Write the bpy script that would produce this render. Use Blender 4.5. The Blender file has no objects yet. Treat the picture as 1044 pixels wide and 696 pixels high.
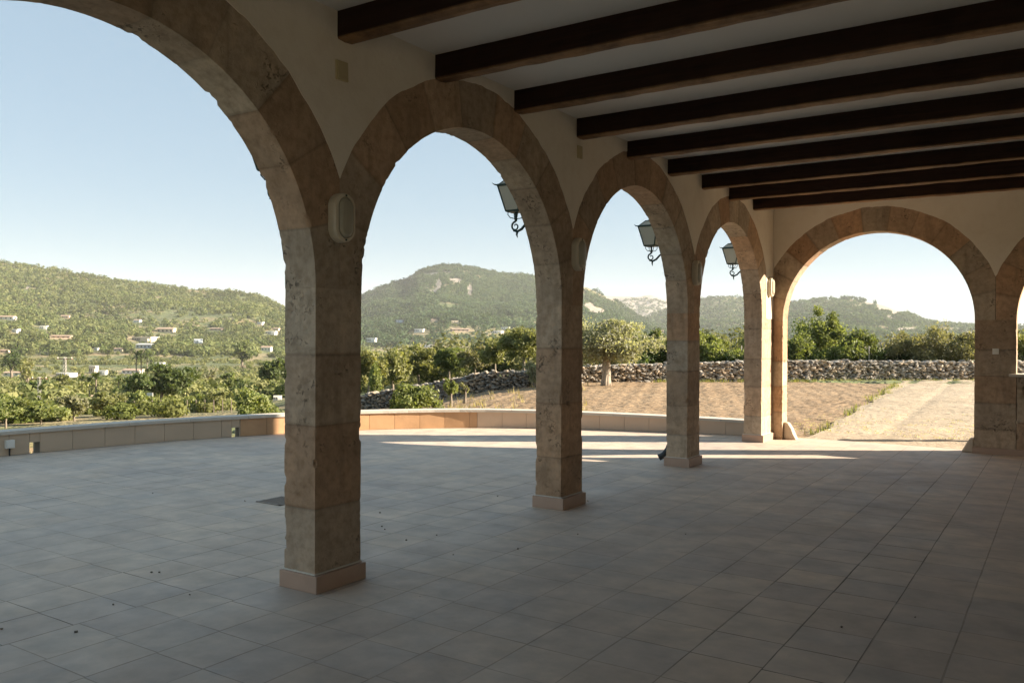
import bpy, bmesh, math, random
import numpy as np
from mathutils import Vector, Matrix, noise
C = bpy.context.scene
COL = C.collection
R = math.radians
rng = np.random.default_rng(7)
random.seed(7)

# ------------------------------------------------------------------ camera
CX, CH = 3.912, 1.6
YAW, PITCH, ROLL = R(33.316), R(-0.301), R(0.248)
F = 861.5
FW = np.array([-math.sin(YAW), math.cos(YAW), 0.0])
RT = np.array([math.cos(YAW), math.sin(YAW), 0.0])
cam = bpy.data.cameras.new('camera')
cam.sensor_width = 36.0
cam.lens = F / 1044 * 36
cam.clip_start = 0.05
cam.clip_end = 20000
co = bpy.data.objects.new('camera', cam)
COL.objects.link(co)
co.matrix_world = Matrix.Translation((CX, 0, CH)) @ Matrix.Rotation(YAW, 4, 'Z') @ Matrix.Rotation(math.pi / 2 + PITCH, 4, 'X') @ Matrix.Rotation(ROLL, 4, 'Z')
C.camera = co


def horizon(u):
    return 343.5 + 0.0043 * (u - 522)


def at(u, Z, z=0.0):
    """ground point at bearing u and distance Z ahead"""
    p = Z * (FW + (u - 522) / F * RT)
    return Vector((CX + p[0], p[1], z))


def zat(u, v, Z):
    return CH + Z * (horizon(u) - v) / F


# ------------------------------------------------------------------ helpers
def tag(o, label=None, cat=None, group=None, kind=None):
    if label: o['label'] = label
    if cat: o['category'] = cat
    if group: o['group'] = group
    if kind: o['kind'] = kind
    return o


def empty(name, loc, label, cat, group=None, rz=0):
    o = bpy.data.objects.new(name, None)
    o.empty_display_size = 0.2
    o.location = loc
    o.rotation_euler = (0, 0, rz)
    COL.objects.link(o)
    return tag(o, label, cat, group)


def link(name, me, mat, parent=None, smooth=False, world=True):
    o = bpy.data.objects.new(name, me)
    COL.objects.link(o)
    if mat is not None and not me.materials:
        me.materials.append(mat)
    if smooth:
        me.shade_smooth()
    if parent is not None:
        o.parent = parent
        if world:   # mesh given in world coordinates
            o.matrix_parent_inverse = (Matrix.Translation(parent.location) @ Matrix.Rotation(parent.rotation_euler.z, 4, 'Z')).inverted()
    return o


class MB:
    """collects boxes and tubes into one mesh"""
    def __init__(s):
        s.v, s.f = [], []

    def box(s, a, b, M=None):
        n = len(s.v)
        for x in (a[0], b[0]):
            for y in (a[1], b[1]):
                for z in (a[2], b[2]):
                    p = Vector((x, y, z))
                    s.v.append(M @ p if M else p)
        for q in ((0, 1, 3, 2), (4, 6, 7, 5), (0, 4, 5, 1), (2, 3, 7, 6), (0, 2, 6, 4), (1, 5, 7, 3)):
            s.f.append([n + i for i in q])
        return s

    def hexa(s, pts):
        """8 points: bottom 4 ccw, top 4 ccw"""
        n = len(s.v)
        s.v += [Vector(p) for p in pts]
        for q in ((3, 2, 1, 0), (4, 5, 6, 7), (0, 1, 5, 4), (1, 2, 6, 5), (2, 3, 7, 6), (3, 0, 4, 7)):
            s.f.append([n + i for i in q])
        return s

    def tube(s, pts, rad, seg=8, M=None):
        pts = [Vector(p) for p in pts]
        if not hasattr(rad, '__len__'):
            rad = [rad] * len(pts)
        n = len(s.v)
        t0 = (pts[1] - pts[0]).normalized()
        a = t0.orthogonal().normalized()
        for i, p in enumerate(pts):
            t = (pts[min(i + 1, len(pts) - 1)] - pts[max(i - 1, 0)]).normalized()
            a = (a - t * a.dot(t)).normalized()
            b = t.cross(a)
            for k in range(seg):
                an = 2 * math.pi * k / seg
                q = p + (a * math.cos(an) + b * math.sin(an)) * rad[i]
                s.v.append(M @ q if M else q)
        for i in range(len(pts) - 1):
            for k in range(seg):
                k2 = (k + 1) % seg
                s.f.append([n + i * seg + k, n + i * seg + k2, n + (i + 1) * seg + k2, n + (i + 1) * seg + k])
        s.f.append([n + k for k in range(seg)][::-1])
        s.f.append([n + (len(pts) - 1) * seg + k for k in range(seg)])
        return s

    def mesh(s, name, bevel=0, seg=2):
        me = bpy.data.meshes.new(name)
        me.from_pydata([tuple(v) for v in s.v], [], s.f)
        if bevel:
            bm = bmesh.new(); bm.from_mesh(me)
            bmesh.ops.bevel(bm, geom=bm.edges[:], offset=bevel, segments=seg, affect='EDGES', profile=0.6)
            bm.to_mesh(me); bm.free()
        me.validate()
        return me

    def build(s, name, mat, parent=None, bevel=0, seg=2, smooth=False, world=True):
        return link(name, s.mesh(name, bevel, seg), mat, parent, smooth, world)


def np_mesh(name, verts, faces, mat=None, cols=None, smooth=False):
    """verts (N,3); faces (M,k) ; cols (N,3)"""
    me = bpy.data.meshes.new(name)
    verts = np.asarray(verts, np.float32); faces = np.asarray(faces, np.int32)
    M, k = faces.shape
    me.vertices.add(len(verts)); me.vertices.foreach_set('co', verts.ravel())
    me.loops.add(M * k); me.loops.foreach_set('vertex_index', faces.ravel())
    me.polygons.add(M)
    me.polygons.foreach_set('loop_start', np.arange(0, M * k, k, dtype=np.int32))
    me.polygons.foreach_set('use_smooth', np.full(M, bool(smooth)))
    me.update(calc_edges=True)
    if cols is not None:
        at_ = me.color_attributes.new('tint', 'FLOAT_COLOR', 'POINT')
        c4 = np.ones((len(verts), 4), np.float32); c4[:, :3] = cols
        at_.data.foreach_set('color', c4.ravel())
    if mat: me.materials.append(mat)
    return me


# value noise in numpy
def _h(ix, iy, s):
    n = (ix * 374761393 + iy * 668265263 + s * 1442695041).astype(np.int64)
    n = (n ^ (n >> 13)) * 1274126177
    n = n ^ (n >> 16)
    return (n & 0xffff) / 65535.0


def vnoise(x, y, s=0):
    x = np.asarray(x, float); y = np.asarray(y, float)
    ix = np.floor(x).astype(np.int64); iy = np.floor(y).astype(np.int64)
    fx = x - ix; fy = y - iy
    fx = fx * fx * (3 - 2 * fx); fy = fy * fy * (3 - 2 * fy)
    a = _h(ix, iy, s); b = _h(ix + 1, iy, s); c = _h(ix, iy + 1, s); d = _h(ix + 1, iy + 1, s)
    return a + (b - a) * fx + (c - a) * fy + (a - b - c + d) * fx * fy


def fbm(x, y, o=4, s=0):
    t = 0; a = .5; q = 0
    for i in range(o):
        t = t + a * vnoise(x * 2 ** i, y * 2 ** i, s + i); q += a; a *= .5
    return t / q


# ------------------------------------------------------------------ materials
class NT:
    def __init__(s, name):
        s.m = bpy.data.materials.new(name); s.m.use_nodes = True
        s.t = s.m.node_tree; s.t.nodes.clear()
        s.out = s.n('ShaderNodeOutputMaterial')
        s.b = s.n('ShaderNodeBsdfPrincipled')
        s.l(s.b.outputs[0], s.out.inputs['Surface'])

    def n(s, ty, **k):
        x = s.t.nodes.new(ty)
        for a, v in k.items(): setattr(x, a, v)
        return x

    def l(s, a, b): s.t.links.new(a, b)

    def set(s, node, **k):
        for a, v in k.items(): node.inputs[a.replace('_', ' ')].default_value = v

    def pos(s):
        return s.n('ShaderNodeNewGeometry').outputs['Position']

    def noise(s, vec, scale, detail=4, rough=.55, out='Fac', dist=0):
        x = s.n('ShaderNodeTexNoise'); s.set(x, Scale=scale, Detail=detail, Roughness=rough, Distortion=dist)
        s.l(vec, x.inputs['Vector']); return x.outputs[out]

    def ramp(s, fac, stops):
        x = s.n('ShaderNodeValToRGB'); s.l(fac, x.inputs[0])
        e = x.color_ramp.elements
        while len(e) < len(stops): e.new(.5)
        for i, (p, c) in enumerate(stops):
            e[i].position = p
            e[i].color = (c, c, c, 1) if not hasattr(c, '__len__') else (*c, 1)
        return x.outputs[0]

    def mix(s, fac, a, b, mode='MIX'):
        x = s.n('ShaderNodeMix', data_type='RGBA', blend_type=mode)
        for i, v in ((0, fac), (6, a), (7, b)):
            if isinstance(v, (int, float)): x.inputs[i].default_value = v
            elif isinstance(v, tuple): x.inputs[i].default_value = (*v, 1)
            else: s.l(v, x.inputs[i])
        return x.outputs[2]

    def math(s, op, a, b=None, c=None):
        x = s.n('ShaderNodeMath', operation=op)
        for i, v in enumerate((a, b, c)):
            if v is None: continue
            if isinstance(v, (int, float)): x.inputs[i].default_value = v
            else: s.l(v, x.inputs[i])
        return x.outputs[0]

    def bump(s, h, strength=.5, dist=.01):
        x = s.n('ShaderNodeBump'); s.set(x, Strength=strength, Distance=dist)
        s.l(h, x.inputs['Height']); s.l(x.outputs[0], s.b.inputs['Normal']); return x

    def attr(s, name='tint'):
        return s.n('ShaderNodeAttribute', attribute_name=name).outputs['Color']


def simple(name, col, rough=.6, metal=0, var=.12, scale=8, bump=.0):
    m = NT(name); p = m.pos()
    f = m.noise(p, scale, 5)
    lo = tuple(c * (1 - var) for c in col); hi = tuple(min(1, c * (1 + var)) for c in col)
    m.l(m.mix(f, lo, hi), m.b.inputs['Base Color'])
    m.set(m.b, Roughness=rough, Metallic=metal)
    if bump: m.bump(m.noise(p, scale * 5, 5), bump, .01)
    return m.m


def stone_mat():
    m = NT('weathered_stone'); p = m.pos()
    t = m.attr()
    n1 = m.noise(p, 3.2, 6, .6); n2 = m.noise(p, 16, 6, .65)
    c = m.mix(1, t, m.ramp(n1, [(.3, (.80, .78, .74)), (.5, (.97, .97, .96)), (.72, (1.14, 1.11, 1.06))]), 'MULTIPLY')
    c = m.mix(1, c, m.ramp(n2, [(.32, (.72, .70, .66)), (.55, (1, 1, 1)), (.75, (1.12, 1.1, 1.06))]), 'MULTIPLY')
    # mineral stains running down the blocks
    mp = m.n('ShaderNodeMapping'); mp.inputs['Scale'].default_value = (9, 9, 1.2); m.l(p, mp.inputs[0])
    st = m.ramp(m.noise(mp.outputs[0], 1, 4, .6), [(.52, 0), (.72, .4)])
    c = m.mix(st, c, (.15, .11, .07))
    # pits
    pm = m.math('MULTIPLY', m.ramp(m.noise(p, 30, 4, .62, dist=.6), [(.53, 0), (.61, 1)]), m.ramp(m.noise(p, 4.0, 5, .6), [(.54, 0), (.64, 1)]))
    c = m.mix(m.math('MULTIPLY', pm, .7), c, (.07, .05, .03))
    m.l(c, m.b.inputs['Base Color']); m.set(m.b, Roughness=.92)
    h = m.math('SUBTRACT', m.math('ADD', m.math('MULTIPLY', m.noise(p, 60, 5, .7), .5), m.math('MULTIPLY', n2, .8)), m.math('MULTIPLY', pm, 1.2))
    m.bump(h, .8, .008)
    return m.m


def plaster_mat():
    m = NT('lime_plaster'); p = m.pos()
    n1 = m.noise(p, 1.3, 5); n2 = m.noise(p, 7, 5)
    c = m.mix(n1, (.74, .665, .55), (.84, .775, .665))
    c = m.mix(m.ramp(n2, [(.45, 0), (.75, .35)]), c, (.66, .57, .44))
    m.l(c, m.b.inputs['Base Color']); m.set(m.b, Roughness=.9)
    m.bump(m.noise(p, 22, 6, .65), .35, .01)
    return m.m


def ceiling_mat():
    m = NT('ceiling_plaster'); p = m.pos()
    c = m.mix(m.noise(p, 1.1, 4), (.74, .71, .66), (.84, .81, .76))
    m.l(c, m.b.inputs['Base Color']); m.set(m.b, Roughness=.9)
    m.bump(m.noise(p, 14, 5), .2, .01)
    return m.m


def wood_mat():
    m = NT('dark_beam_wood'); p = m.pos()
    mp = m.n('ShaderNodeMapping'); mp.inputs['Scale'].default_value = (.8, 14, 14); m.l(p, mp.inputs[0])
    n = m.noise(mp.outputs[0], 2.2, 6, .6, dist=.6)
    c = m.ramp(n, [(.3, (.010, .003, .002)), (.6, (.022, .008, .005)), (.8, (.038, .015, .009))])
    # worn lower face and arrises, colour also brightened to look lit
    a = m.attr()
    sx = m.n('ShaderNodeSeparateColor'); m.l(a, sx.inputs[0])
    w = m.math('MULTIPLY', sx.outputs[0], m.ramp(m.noise(p, 3.5, 6, .7), [(.32, .25), (.62, 1)]))
    c = m.mix(w, c, (.30, .175, .085))
    m.l(c, m.b.inputs['Base Color']); m.set(m.b, Roughness=.62)
    m.b.inputs['Specular IOR Level'].default_value = .18
    m.bump(n, .5, .01)
    return m.m


def floor_mat():
    m = NT('terrace_tiles'); p = m.pos()
    sp = m.n('ShaderNodeSeparateXYZ'); m.l(p, sp.inputs[0])
    S = .3725
    wob = m.math('MULTIPLY', m.math('SUBTRACT', m.noise(p, 2.0, 2), .5), .012)
    ux = m.math('DIVIDE', m.math('ADD', m.math('SUBTRACT', sp.outputs[0], 1.94 - 40 * S), wob), S)
    ix = m.math('FLOOR', ux)
    wn = m.n('ShaderNodeTexWhiteNoise', noise_dimensions='1D'); m.l(ix, wn.inputs['W'])
    off = m.math('MULTIPLY', m.math('SUBTRACT', wn.outputs['Value'], .5), .16)
    uy = m.math('ADD', m.math('DIVIDE', m.math('ADD', m.math('SUBTRACT', sp.outputs[1], 4.83 - 40 * .3755), wob), .3755), off)
    iy = m.math('FLOOR', uy)
    fx = m.math('FRACT', ux); fy = m.math('FRACT', uy)
    ex = m.math('MULTIPLY', m.math('MINIMUM', fx, m.math('SUBTRACT', 1, fx)), S)
    ey = m.math('MULTIPLY', m.math('MINIMUM', fy, m.math('SUBTRACT', 1, fy)), .3755)
    # joint width varies
    jw = m.noise(p, 1.6, 3)
    jx = m.math('LESS_THAN', ex, m.math('MULTIPLY', jw, .0085))
    jy = m.math('LESS_THAN', ey, m.math('MULTIPLY', m.noise(p, 1.1, 2), .0065))
    j = m.math('MAXIMUM', jx, jy)
    cb = m.n('ShaderNodeCombineXYZ'); m.l(ix, cb.inputs[0]); m.l(iy, cb.inputs[1])
    w2 = m.n('ShaderNodeTexWhiteNoise', noise_dimensions='2D'); m.l(cb.outputs[0], w2.inputs['Vector'])
    c = m.ramp(w2.outputs['Value'], [(0, (.475, .395, .325)), (.25, (.55, .445, .345)), (.5, (.49, .415, .345)), (.75, (.575, .47, .365)), (1, (.52, .435, .355))])
    c = m.mix(1, c, m.ramp(m.noise(p, 4, 6, .6), [(.3, (.82, .82, .82)), (.7, (1.14, 1.12, 1.10))]), 'MULTIPLY')
    c = m.mix(1, c, m.ramp(m.noise(p, .7, 4, .6), [(.35, (.86, .87, .9)), (.65, (1.08, 1.06, 1.03))]), 'MULTIPLY')
    # pale scuffs
    mp = m.n('ShaderNodeMapping'); mp.inputs['Rotation'].default_value = (0, 0, .5); mp.inputs['Scale'].default_value = (1.2, 16, 1); m.l(p, mp.inputs[0])
    sc = m.math('MULTIPLY', m.ramp(m.noise(mp.outputs[0], 2, 5, .7), [(.6, 0), (.75, 1)]), .16)
    c = m.mix(sc, c, (.55, .50, .44))
    jc = m.ramp(m.noise(p, 2.3, 3), [(.42, (.045, .037, .03)), (.6, (.16, .14, .12)), (.72, (.42, .39, .34))])
    wc = m.n('ShaderNodeTexWhiteNoise', noise_dimensions='1D'); m.l(m.math('ADD', ix, 37.3), wc.inputs['W'])
    js = m.math('MULTIPLY', m.ramp(m.noise(p, .55, 4, .6), [(.36, .4), (.58, 1)]), m.ramp(wc.outputs['Value'], [(.45, .45), (.8, 1)]))
    # dust, water marks and trodden patches
    dm = m.ramp(m.noise(p, 1.7, 7, .68, dist=.8), [(.50, 0), (.66, .35)])
    c = m.mix(dm, c, (.33, .30, .26))
    dk = m.n('ShaderNodeTexVoronoi'); m.set(dk, Scale=2.3, Randomness=1.0); m.l(p, dk.inputs['Vector'])
    c = m.mix(m.ramp(dk.outputs['Distance'], [(.010, .5), (.022, 0)]), c, (.16, .14, .12))
    c = m.mix(m.math('MULTIPLY', j, js), c, jc)
    m.l(c, m.b.inputs['Base Color'])
    rg = m.ramp(m.noise(p, 2.5, 6, .65), [(.3, .58), (.7, .82)])
    m.l(m.math('ADD', rg, m.math('MULTIPLY', j, .3)), m.b.inputs['Roughness'])
    h = m.math('ADD', m.math('SUBTRACT', m.math('MULTIPLY', m.noise(p, 9, 5), .35), j), m.math('MULTIPLY', w2.outputs['Value'], .4))
    m.bump(h, .5, .004)
    return m.m


def soil_mat(name, a, b, stones=.5):
    m = NT(name); p = m.pos()
    n1 = m.noise(p, .5, 4); n2 = m.noise(p, 9, 6, .7)
    c = m.mix(m.ramp(n1, [(.35, 0), (.65, 1)]), a, b)
    c = m.mix(1, c, m.ramp(n2, [(.3, (.62, .6, .58)), (.55, (1, 1, 1)), (.75, (1.25, 1.22, 1.2))]), 'MULTIPLY')
    vo = m.n('ShaderNodeTexVoronoi'); m.set(vo, Scale=11); m.l(p, vo.inputs['Vector'])
    s = m.math('MULTIPLY', m.ramp(vo.outputs['Distance'], [(.16, 1), (.26, 0)]), stones)
    c = m.mix(s, c, (.42, .38, .31))
    m.l(c, m.b.inputs['Base Color']); m.set(m.b, Roughness=.95)
    m.bump(m.math('ADD', n2, m.math('MULTIPLY', s, .6)), .8, .03)
    return m.m


def terrain_mat():
    m = NT('hill_terrain'); p = m.pos()
    n1 = m.noise(p, .012, 6, .6); n2 = m.noise(p, .06, 6, .65); n3 = m.noise(p, .5, 4, .6)
    dry = m.mix(n3, (.26, .195, .105), (.36, .275, .165))
    grn = m.mix(n2, (.07, .095, .035), (.15, .17, .065))
    c = m.mix(m.ramp(m.math('ADD', m.math('MULTIPLY', n1, .5), m.math('MULTIPLY', n2, .5)), [(.49, 0), (.60, 1)]), grn, dry)
    a = m.attr(); sx = m.n('ShaderNodeSeparateColor'); m.l(a, sx.inputs[0])
    rk = m.ramp(m.math('ADD', sx.outputs[0], m.math('MULTIPLY', m.math('SUBTRACT', m.noise(p, .035, 6, .7), .5), 1.0)), [(.42, 0), (.58, 1)])
    rc = m.mix(m.noise(p, .05, 6, .7), (.20, .175, .145), (.42, .365, .305))
    c = m.mix(rk, c, rc)
    c = m.mix(m.math('MULTIPLY', sx.outputs[1], .6), c, (.34, .27, .16))
    m.l(c, m.b.inputs['Base Color']); m.set(m.b, Roughness=1)
    m.bump(m.noise(p, .03, 8, .7), .9, 12)
    return m.m


def leaf_mat(name, trans=.25, rough=.55, spec=.3):
    m = NT(name)
    t = m.attr()
    m.l(t, m.b.inputs['Base Color']); m.set(m.b, Roughness=rough)
    m.b.inputs['Specular IOR Level'].default_value = spec
    tr = m.n('ShaderNodeBsdfTranslucent')
    m.l(m.mix(1, t, (1.5, 1.5, .7), 'MULTIPLY'), tr.inputs[0])
    mx = m.n('ShaderNodeMixShader'); mx.inputs[0].default_value = trans
    m.l(m.b.outputs[0], mx.inputs[1]); m.l(tr.outputs[0], mx.inputs[2])
    m.l(mx.outputs[0], m.out.inputs[0])
    return m.m


def tint_mat(name, rough=.9, bump=.5, bs=20, bd=.02):
    m = NT(name); p = m.pos()
    c = m.mix(1, m.attr(), m.ramp(m.noise(p, bs * .4, 5, .65), [(.3, (.7, .7, .7)), (.7, (1.2, 1.2, 1.2))]), 'MULTIPLY')
    m.l(c, m.b.inputs['Base Color']); m.set(m.b, Roughness=rough)
    m.bump(m.noise(p, bs, 5, .7), bump, bd)
    return m.m


STONE = stone_mat(); PLASTER = plaster_mat(); CEIL = ceiling_mat(); WOOD = wood_mat(); FLOOR = floor_mat()
PLINTH = simple('plinth_tile', (.42, .285, .205), .55, var=.15, scale=6, bump=.15)
MORTAR = simple('pale_mortar', (.62, .58, .50), .9, var=.2, scale=15)
COPING = simple('coping_stone', (.52, .47, .40), .8, var=.15, scale=5, bump=.3)
CREAM_TILE = simple('cream_cladding', (.50, .385, .275), .6, var=.12, scale=2.5, bump=.1)
ORANGE_TILE = simple('orange_cladding', (.46, .275, .145), .5, var=.3, scale=3.5, bump=.1)
PINK_TILE = simple('pinkish_cladding', (.55, .415, .30), .6, var=.12, scale=2.5, bump=.1)
CORE = simple('mortar_core', (.35, .31, .26), .9, var=.2, scale=5, bump=.4)
IRON = simple('green_painted_iron', (.012, .035, .028), .45, .3, var=.3, scale=30)
PANE = NT('frosted_lantern_glass')
PANE.set(PANE.b, Base_Color=(.62, .60, .52, 1), Roughness=.35)
_tr = PANE.n('ShaderNodeBsdfTranslucent'); _tr.inputs[0].default_value = (.8, .78, .68, 1)
_mx = PANE.n('ShaderNodeMixShader'); _mx.inputs[0].default_value = .45
PANE.l(PANE.b.outputs[0], _mx.inputs[1]); PANE.l(_tr.outputs[0], _mx.inputs[2]); PANE.l(_mx.outputs[0], PANE.out.inputs[0])
PANE = PANE.m
LAMP_RIM = simple('aged_cream_plastic', (.62, .55, .42), .5, var=.15, scale=12)
LAMP_GLASS = simple('dusty_diffuser_glass', (.40, .37, .28), .3, var=.25, scale=9)
PLATE = simple('yellowed_cover_plate', (.50, .42, .25), .5, var=.1, scale=20)
WHITE = simple('white_plastic', (.72, .70, .64), .4, var=.05, scale=20)
BLACK = simple('black_rubber', (.02, .02, .02), .5, var=.2, scale=20)
RUST = simple('dark_drain_grate', (.25, .21, .17), .7, var=.3, scale=30)
GUARD = simple('pale_guard_stone', (.52, .44, .34), .9, var=.2, scale=6, bump=.5)
BARK = simple('grey_bark', (.20, .165, .125), .95, var=.35, scale=7, bump=.8)
OLIVE_BARK = simple('olive_bark', (.33, .28, .22), .95, var=.35, scale=5, bump=.9)
LEAF = leaf_mat('foliage', .42)
FOREST = leaf_mat('forest_foliage', .28, .9, .05)
DRYSTONE = tint_mat('dry_stone', .95, .6, 12, .03)
SOIL = soil_mat('tilled_soil', (.235, .158, .086), (.295, .208, .122), .22)
GRAVEL = soil_mat('gravel_ground', (.33, .265, .18), (.42, .34, .24), .5)
TERR = terrain_mat()

# ------------------------------------------------------------------ measured plan of the loggia
SH_W, SH_D = .412, .28             # pillar shaft: along the arcade, through the wall
PIL = {'D': 12.925, 'C': 9.899, 'B': 6.788, 'A': 3.724, 'Z': .66, 'Y': -2.404}    # near side of each shaft
ZS = 1.903                         # springing height
RING = .375
L = 13.50                          # inner face of the far wall
WT = .28                           # far wall thickness
WX = 7.6                           # inner face of the right hand wall
YE = -2.60                         # inner face of the near wall
CEILZ = 3.675
ROOFZ = 4.35


def hashc(i, s=0):
    random.seed(i * 7919 + s * 131 + 5)
    a = random.random(); b = random.random(); d = .85 + .3 * random.random()
    w = (.47, .31, .195); g = (.45, .37, .28); o = (.52, .305, .17)
    c = [w[k] * (1 - a) + g[k] * a for k in range(3)]
    if b > .75: c = [c[k] * .5 + o[k] * .5 for k in range(3)]
    return tuple(x * d for x in c)


def wear(p, nrm, corner, joint, seed, amp=1.0):
    q = p + Vector((seed * 13.7, seed * 5.1, seed * 3.3))
    d = .003 * (noise.noise(q * 2.5) + .6) + .0022 * noise.noise(q * 17)
    pz = noise.noise(q * Vector((22, 22, 22)))
    if not corner and noise.noise(q * 3.1) > -.05 and pz > .22: d += (pz - .22) * .03
    if corner:
        e = noise.noise(q * 9) + .5 * noise.noise(q * 24)
        if e > .30: d += min(.026, (e - .30) * .055)
        d += .0015
    d += joint * .004
    return p - nrm * d * amp


def stone_sweep(name, S, section, place, joints, parent, seed, amp=1.0, caps=True):
    """S: path parameters; section(s)-> list of (a,b,na,nb,corner,wt); place(s,a,b)->pos, frame(s)->(A,B) unit vectors"""
    V, Cc, Fc = [], [], []
    m = None
    for i, s in enumerate(S):
        sec = section(s); m = len(sec)
        blk = sum(1 for j in joints if s > j)
        dj = min([abs(s - j[0]) / j[1] if isinstance(j, tuple) else 9 for j in joints] or [9]) if False else None
        for (a, b, na, nb, cor, wt) in sec:
            pos, A, B = place(s, a, b)
            nrm = (A * na + B * nb).normalized()
            jt = 0
            for j in joints:
                dd = abs(s - j) * place.scale
                if dd < .012: jt = 1 - dd / .012
            V.append(wear(pos, nrm, cor, jt, seed, amp) if wt else pos)
            c = hashc(blk, seed)
            if jt: c = tuple(x * (1 - .30 * jt) for x in c)
            Cc.append(c)
    n = len(S)
    for i in range(n - 1):
        for k in range(m):
            k2 = (k + 1) % m
            Fc.append((i * m + k, i * m + k2, (i + 1) * m + k2, (i + 1) * m + k))
    me = np_mesh(name, np.array([tuple(v) for v in V]), np.array(Fc), STONE, np.array(Cc), True)
    bm = bmesh.new(); bm.from_mesh(me)
    bm.verts.ensure_lookup_table()
    if caps:
        bm.faces.new([bm.verts[k] for k in range(m)][::-1]); bm.faces.new([bm.verts[(n - 1) * m + k] for k in range(m)])
    bmesh.ops.recalc_face_normals(bm, faces=bm.faces[:])
    bm.to_mesh(me); bm.free()
    try:
        me.set_sharp_from_angle(angle=R(40))
    except Exception:
        pass
    return link(name, me, None, parent)


def rect_section(a0, a1, b0, b1, step):
    na = max(2, int(round((a1 - a0) / step))); nb = max(2, int(round((b1 - b0) / step)))
    o = []
    for i in range(na): o.append((a0 + (a1 - a0) * i / na, b0, -1 if i == 0 else 0, -1, i == 0, 1))
    for i in range(nb): o.append((a1, b0 + (b1 - b0) * i / nb, 1, -1 if i == 0 else 0, i == 0, 1))
    for i in range(na): o.append((a1 - (a1 - a0) * i / na, b1, 1 if i == 0 else 0, 1, i == 0, 1))
    for i in range(nb): o.append((a0, b1 - (b1 - b0) * i / nb, -1, 1 if i == 0 else 0, i == 0, 1))
    return o


def pillar(key, x0, x1, y0, y1, label, seed, step=.022, top=ZS, plinth=True):
    root = empty('stone_pillar', ((x0 + x1) / 2, (y0 + y1) / 2, 0), label, 'pillar', 'stone pillars carrying the arches')
    sec = rect_section(x0, x1, y0, y1, step)

    def place(s, a, b): return Vector((a, b, s)), Vector((1, 0, 0)), Vector((0, 1, 0))
    place.scale = 1
    random.seed(seed)
    js = []; z = .0
    while z < top - .25:
        z += random.uniform(.34, .56)
        if z < top - .12: js.append(z)
    base = .06
    S = sorted(set([base + (top - base) * i / int(top / step) for i in range(int(top / step) + 1)] + [j for j in js]))
    stone_sweep('shaft', S, lambda s: sec, place, js, root, seed)
    if plinth:
        MB().box((x0 - .02, y0 - .02, 0), (x1 + .035, y1 + .012, .108)).build('plinth', PLINTH, root, bevel=.004)
        MB().box((x0 - .006, y0 - .006, .109), (x1 + .008, y1 + .004, .117)).build('mortar_joint', MORTAR, root)
    return root


LAB = {
    'Z': 'pillar left of the view, where the biggest arch begins',
    'Y': 'pillar behind the viewer, nearest to the closed end wall',
    'A': 'nearest and largest stone pillar, rough grey edges, between the two biggest arches',
    'B': 'second stone pillar from the left, standing in the middle of the photo',
    'C': 'slim looking third pillar with a black drain pipe at its foot',
    'D': 'corner pillar of the arcade, its inner edge lit by the sun',
}
STEP = {'Z': .04, 'Y': .06, 'A': .018, 'B': .02, 'C': .026, 'D': .03}
for i, (k, y) in enumerate(PIL.items()):
    pillar(k, -SH_D, 0, y, y + (SH_W if k != 'D' else L - y - .002), LAB[k], 3 + i, STEP[k])


def arch_ring(name, label, c, zs, r, half, axis, base, depth, nv, seed, step=.024, left_clip=None, right_clip=None, group='stone arches of the loggia'):
    """axis 'y': arch in the arcade wall (front x=0, back x=-depth); axis 'x': arch in the far wall (front y=base, back y=base+depth)"""
    Ro = r + RING
    root = empty(name, ((-depth / 2, c, zs) if axis == 'y' else (c, base + depth / 2, zs)), label, 'arch', group)
    lc = half if left_clip is None else left_clip
    rc = half if right_clip is None else right_clip

    def outer(t):
        ct = math.cos(t)
        lim = 1e9
        if ct > 1e-4: lim = rc / ct
        if ct < -1e-4: lim = lc / -ct
        return max(r + .02, min(Ro, lim))

    n = int(math.pi * (r + .2) / step)
    js = [math.pi * (k + random.uniform(-.08, .08)) / nv for k in range(1, nv)]
    S = sorted(set([math.pi * i / n for i in range(n + 1)] + js))
    nq = max(4, int(RING / step)); nx = max(4, int(depth / step))

    def section(t):
        q1 = outer(t); o = []
        for i in range(nx): o.append((-depth * i / nx, r, 1 if i == 0 else 0, -1, i == 0, 1))
        for i in range(nq): o.append((-depth, r + (q1 - r) * i / nq, -1, -1 if i == 0 else 0, i == 0, 1))
        for i in range(4): o.append((-depth + depth * i / 4, q1, 0, 1, False, 0))
        for i in range(nq): o.append((0, q1 - (q1 - r) * i / nq, 1, 0, False, 1 if i else 0))
        return o

    def place(t, a, q):
        rad = Vector((0, math.cos(t), math.sin(t))) if axis == 'y' else Vector((math.cos(t), 0, math.sin(t)))
        if axis == 'y':
            return Vector((a, c, zs)) + rad * q, Vector((1, 0, 0)), rad
        return Vector((c, base - a, zs)) + rad * q, Vector((0, -1, 0)), rad
    place.scale = r + RING / 2
    stone_sweep('voussoirs', S, section, place, js, root, seed, .6)
    return root


def mid(a, b): return (PIL[a] + SH_W / 2 + PIL[b] + SH_W / 2) / 2


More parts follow.
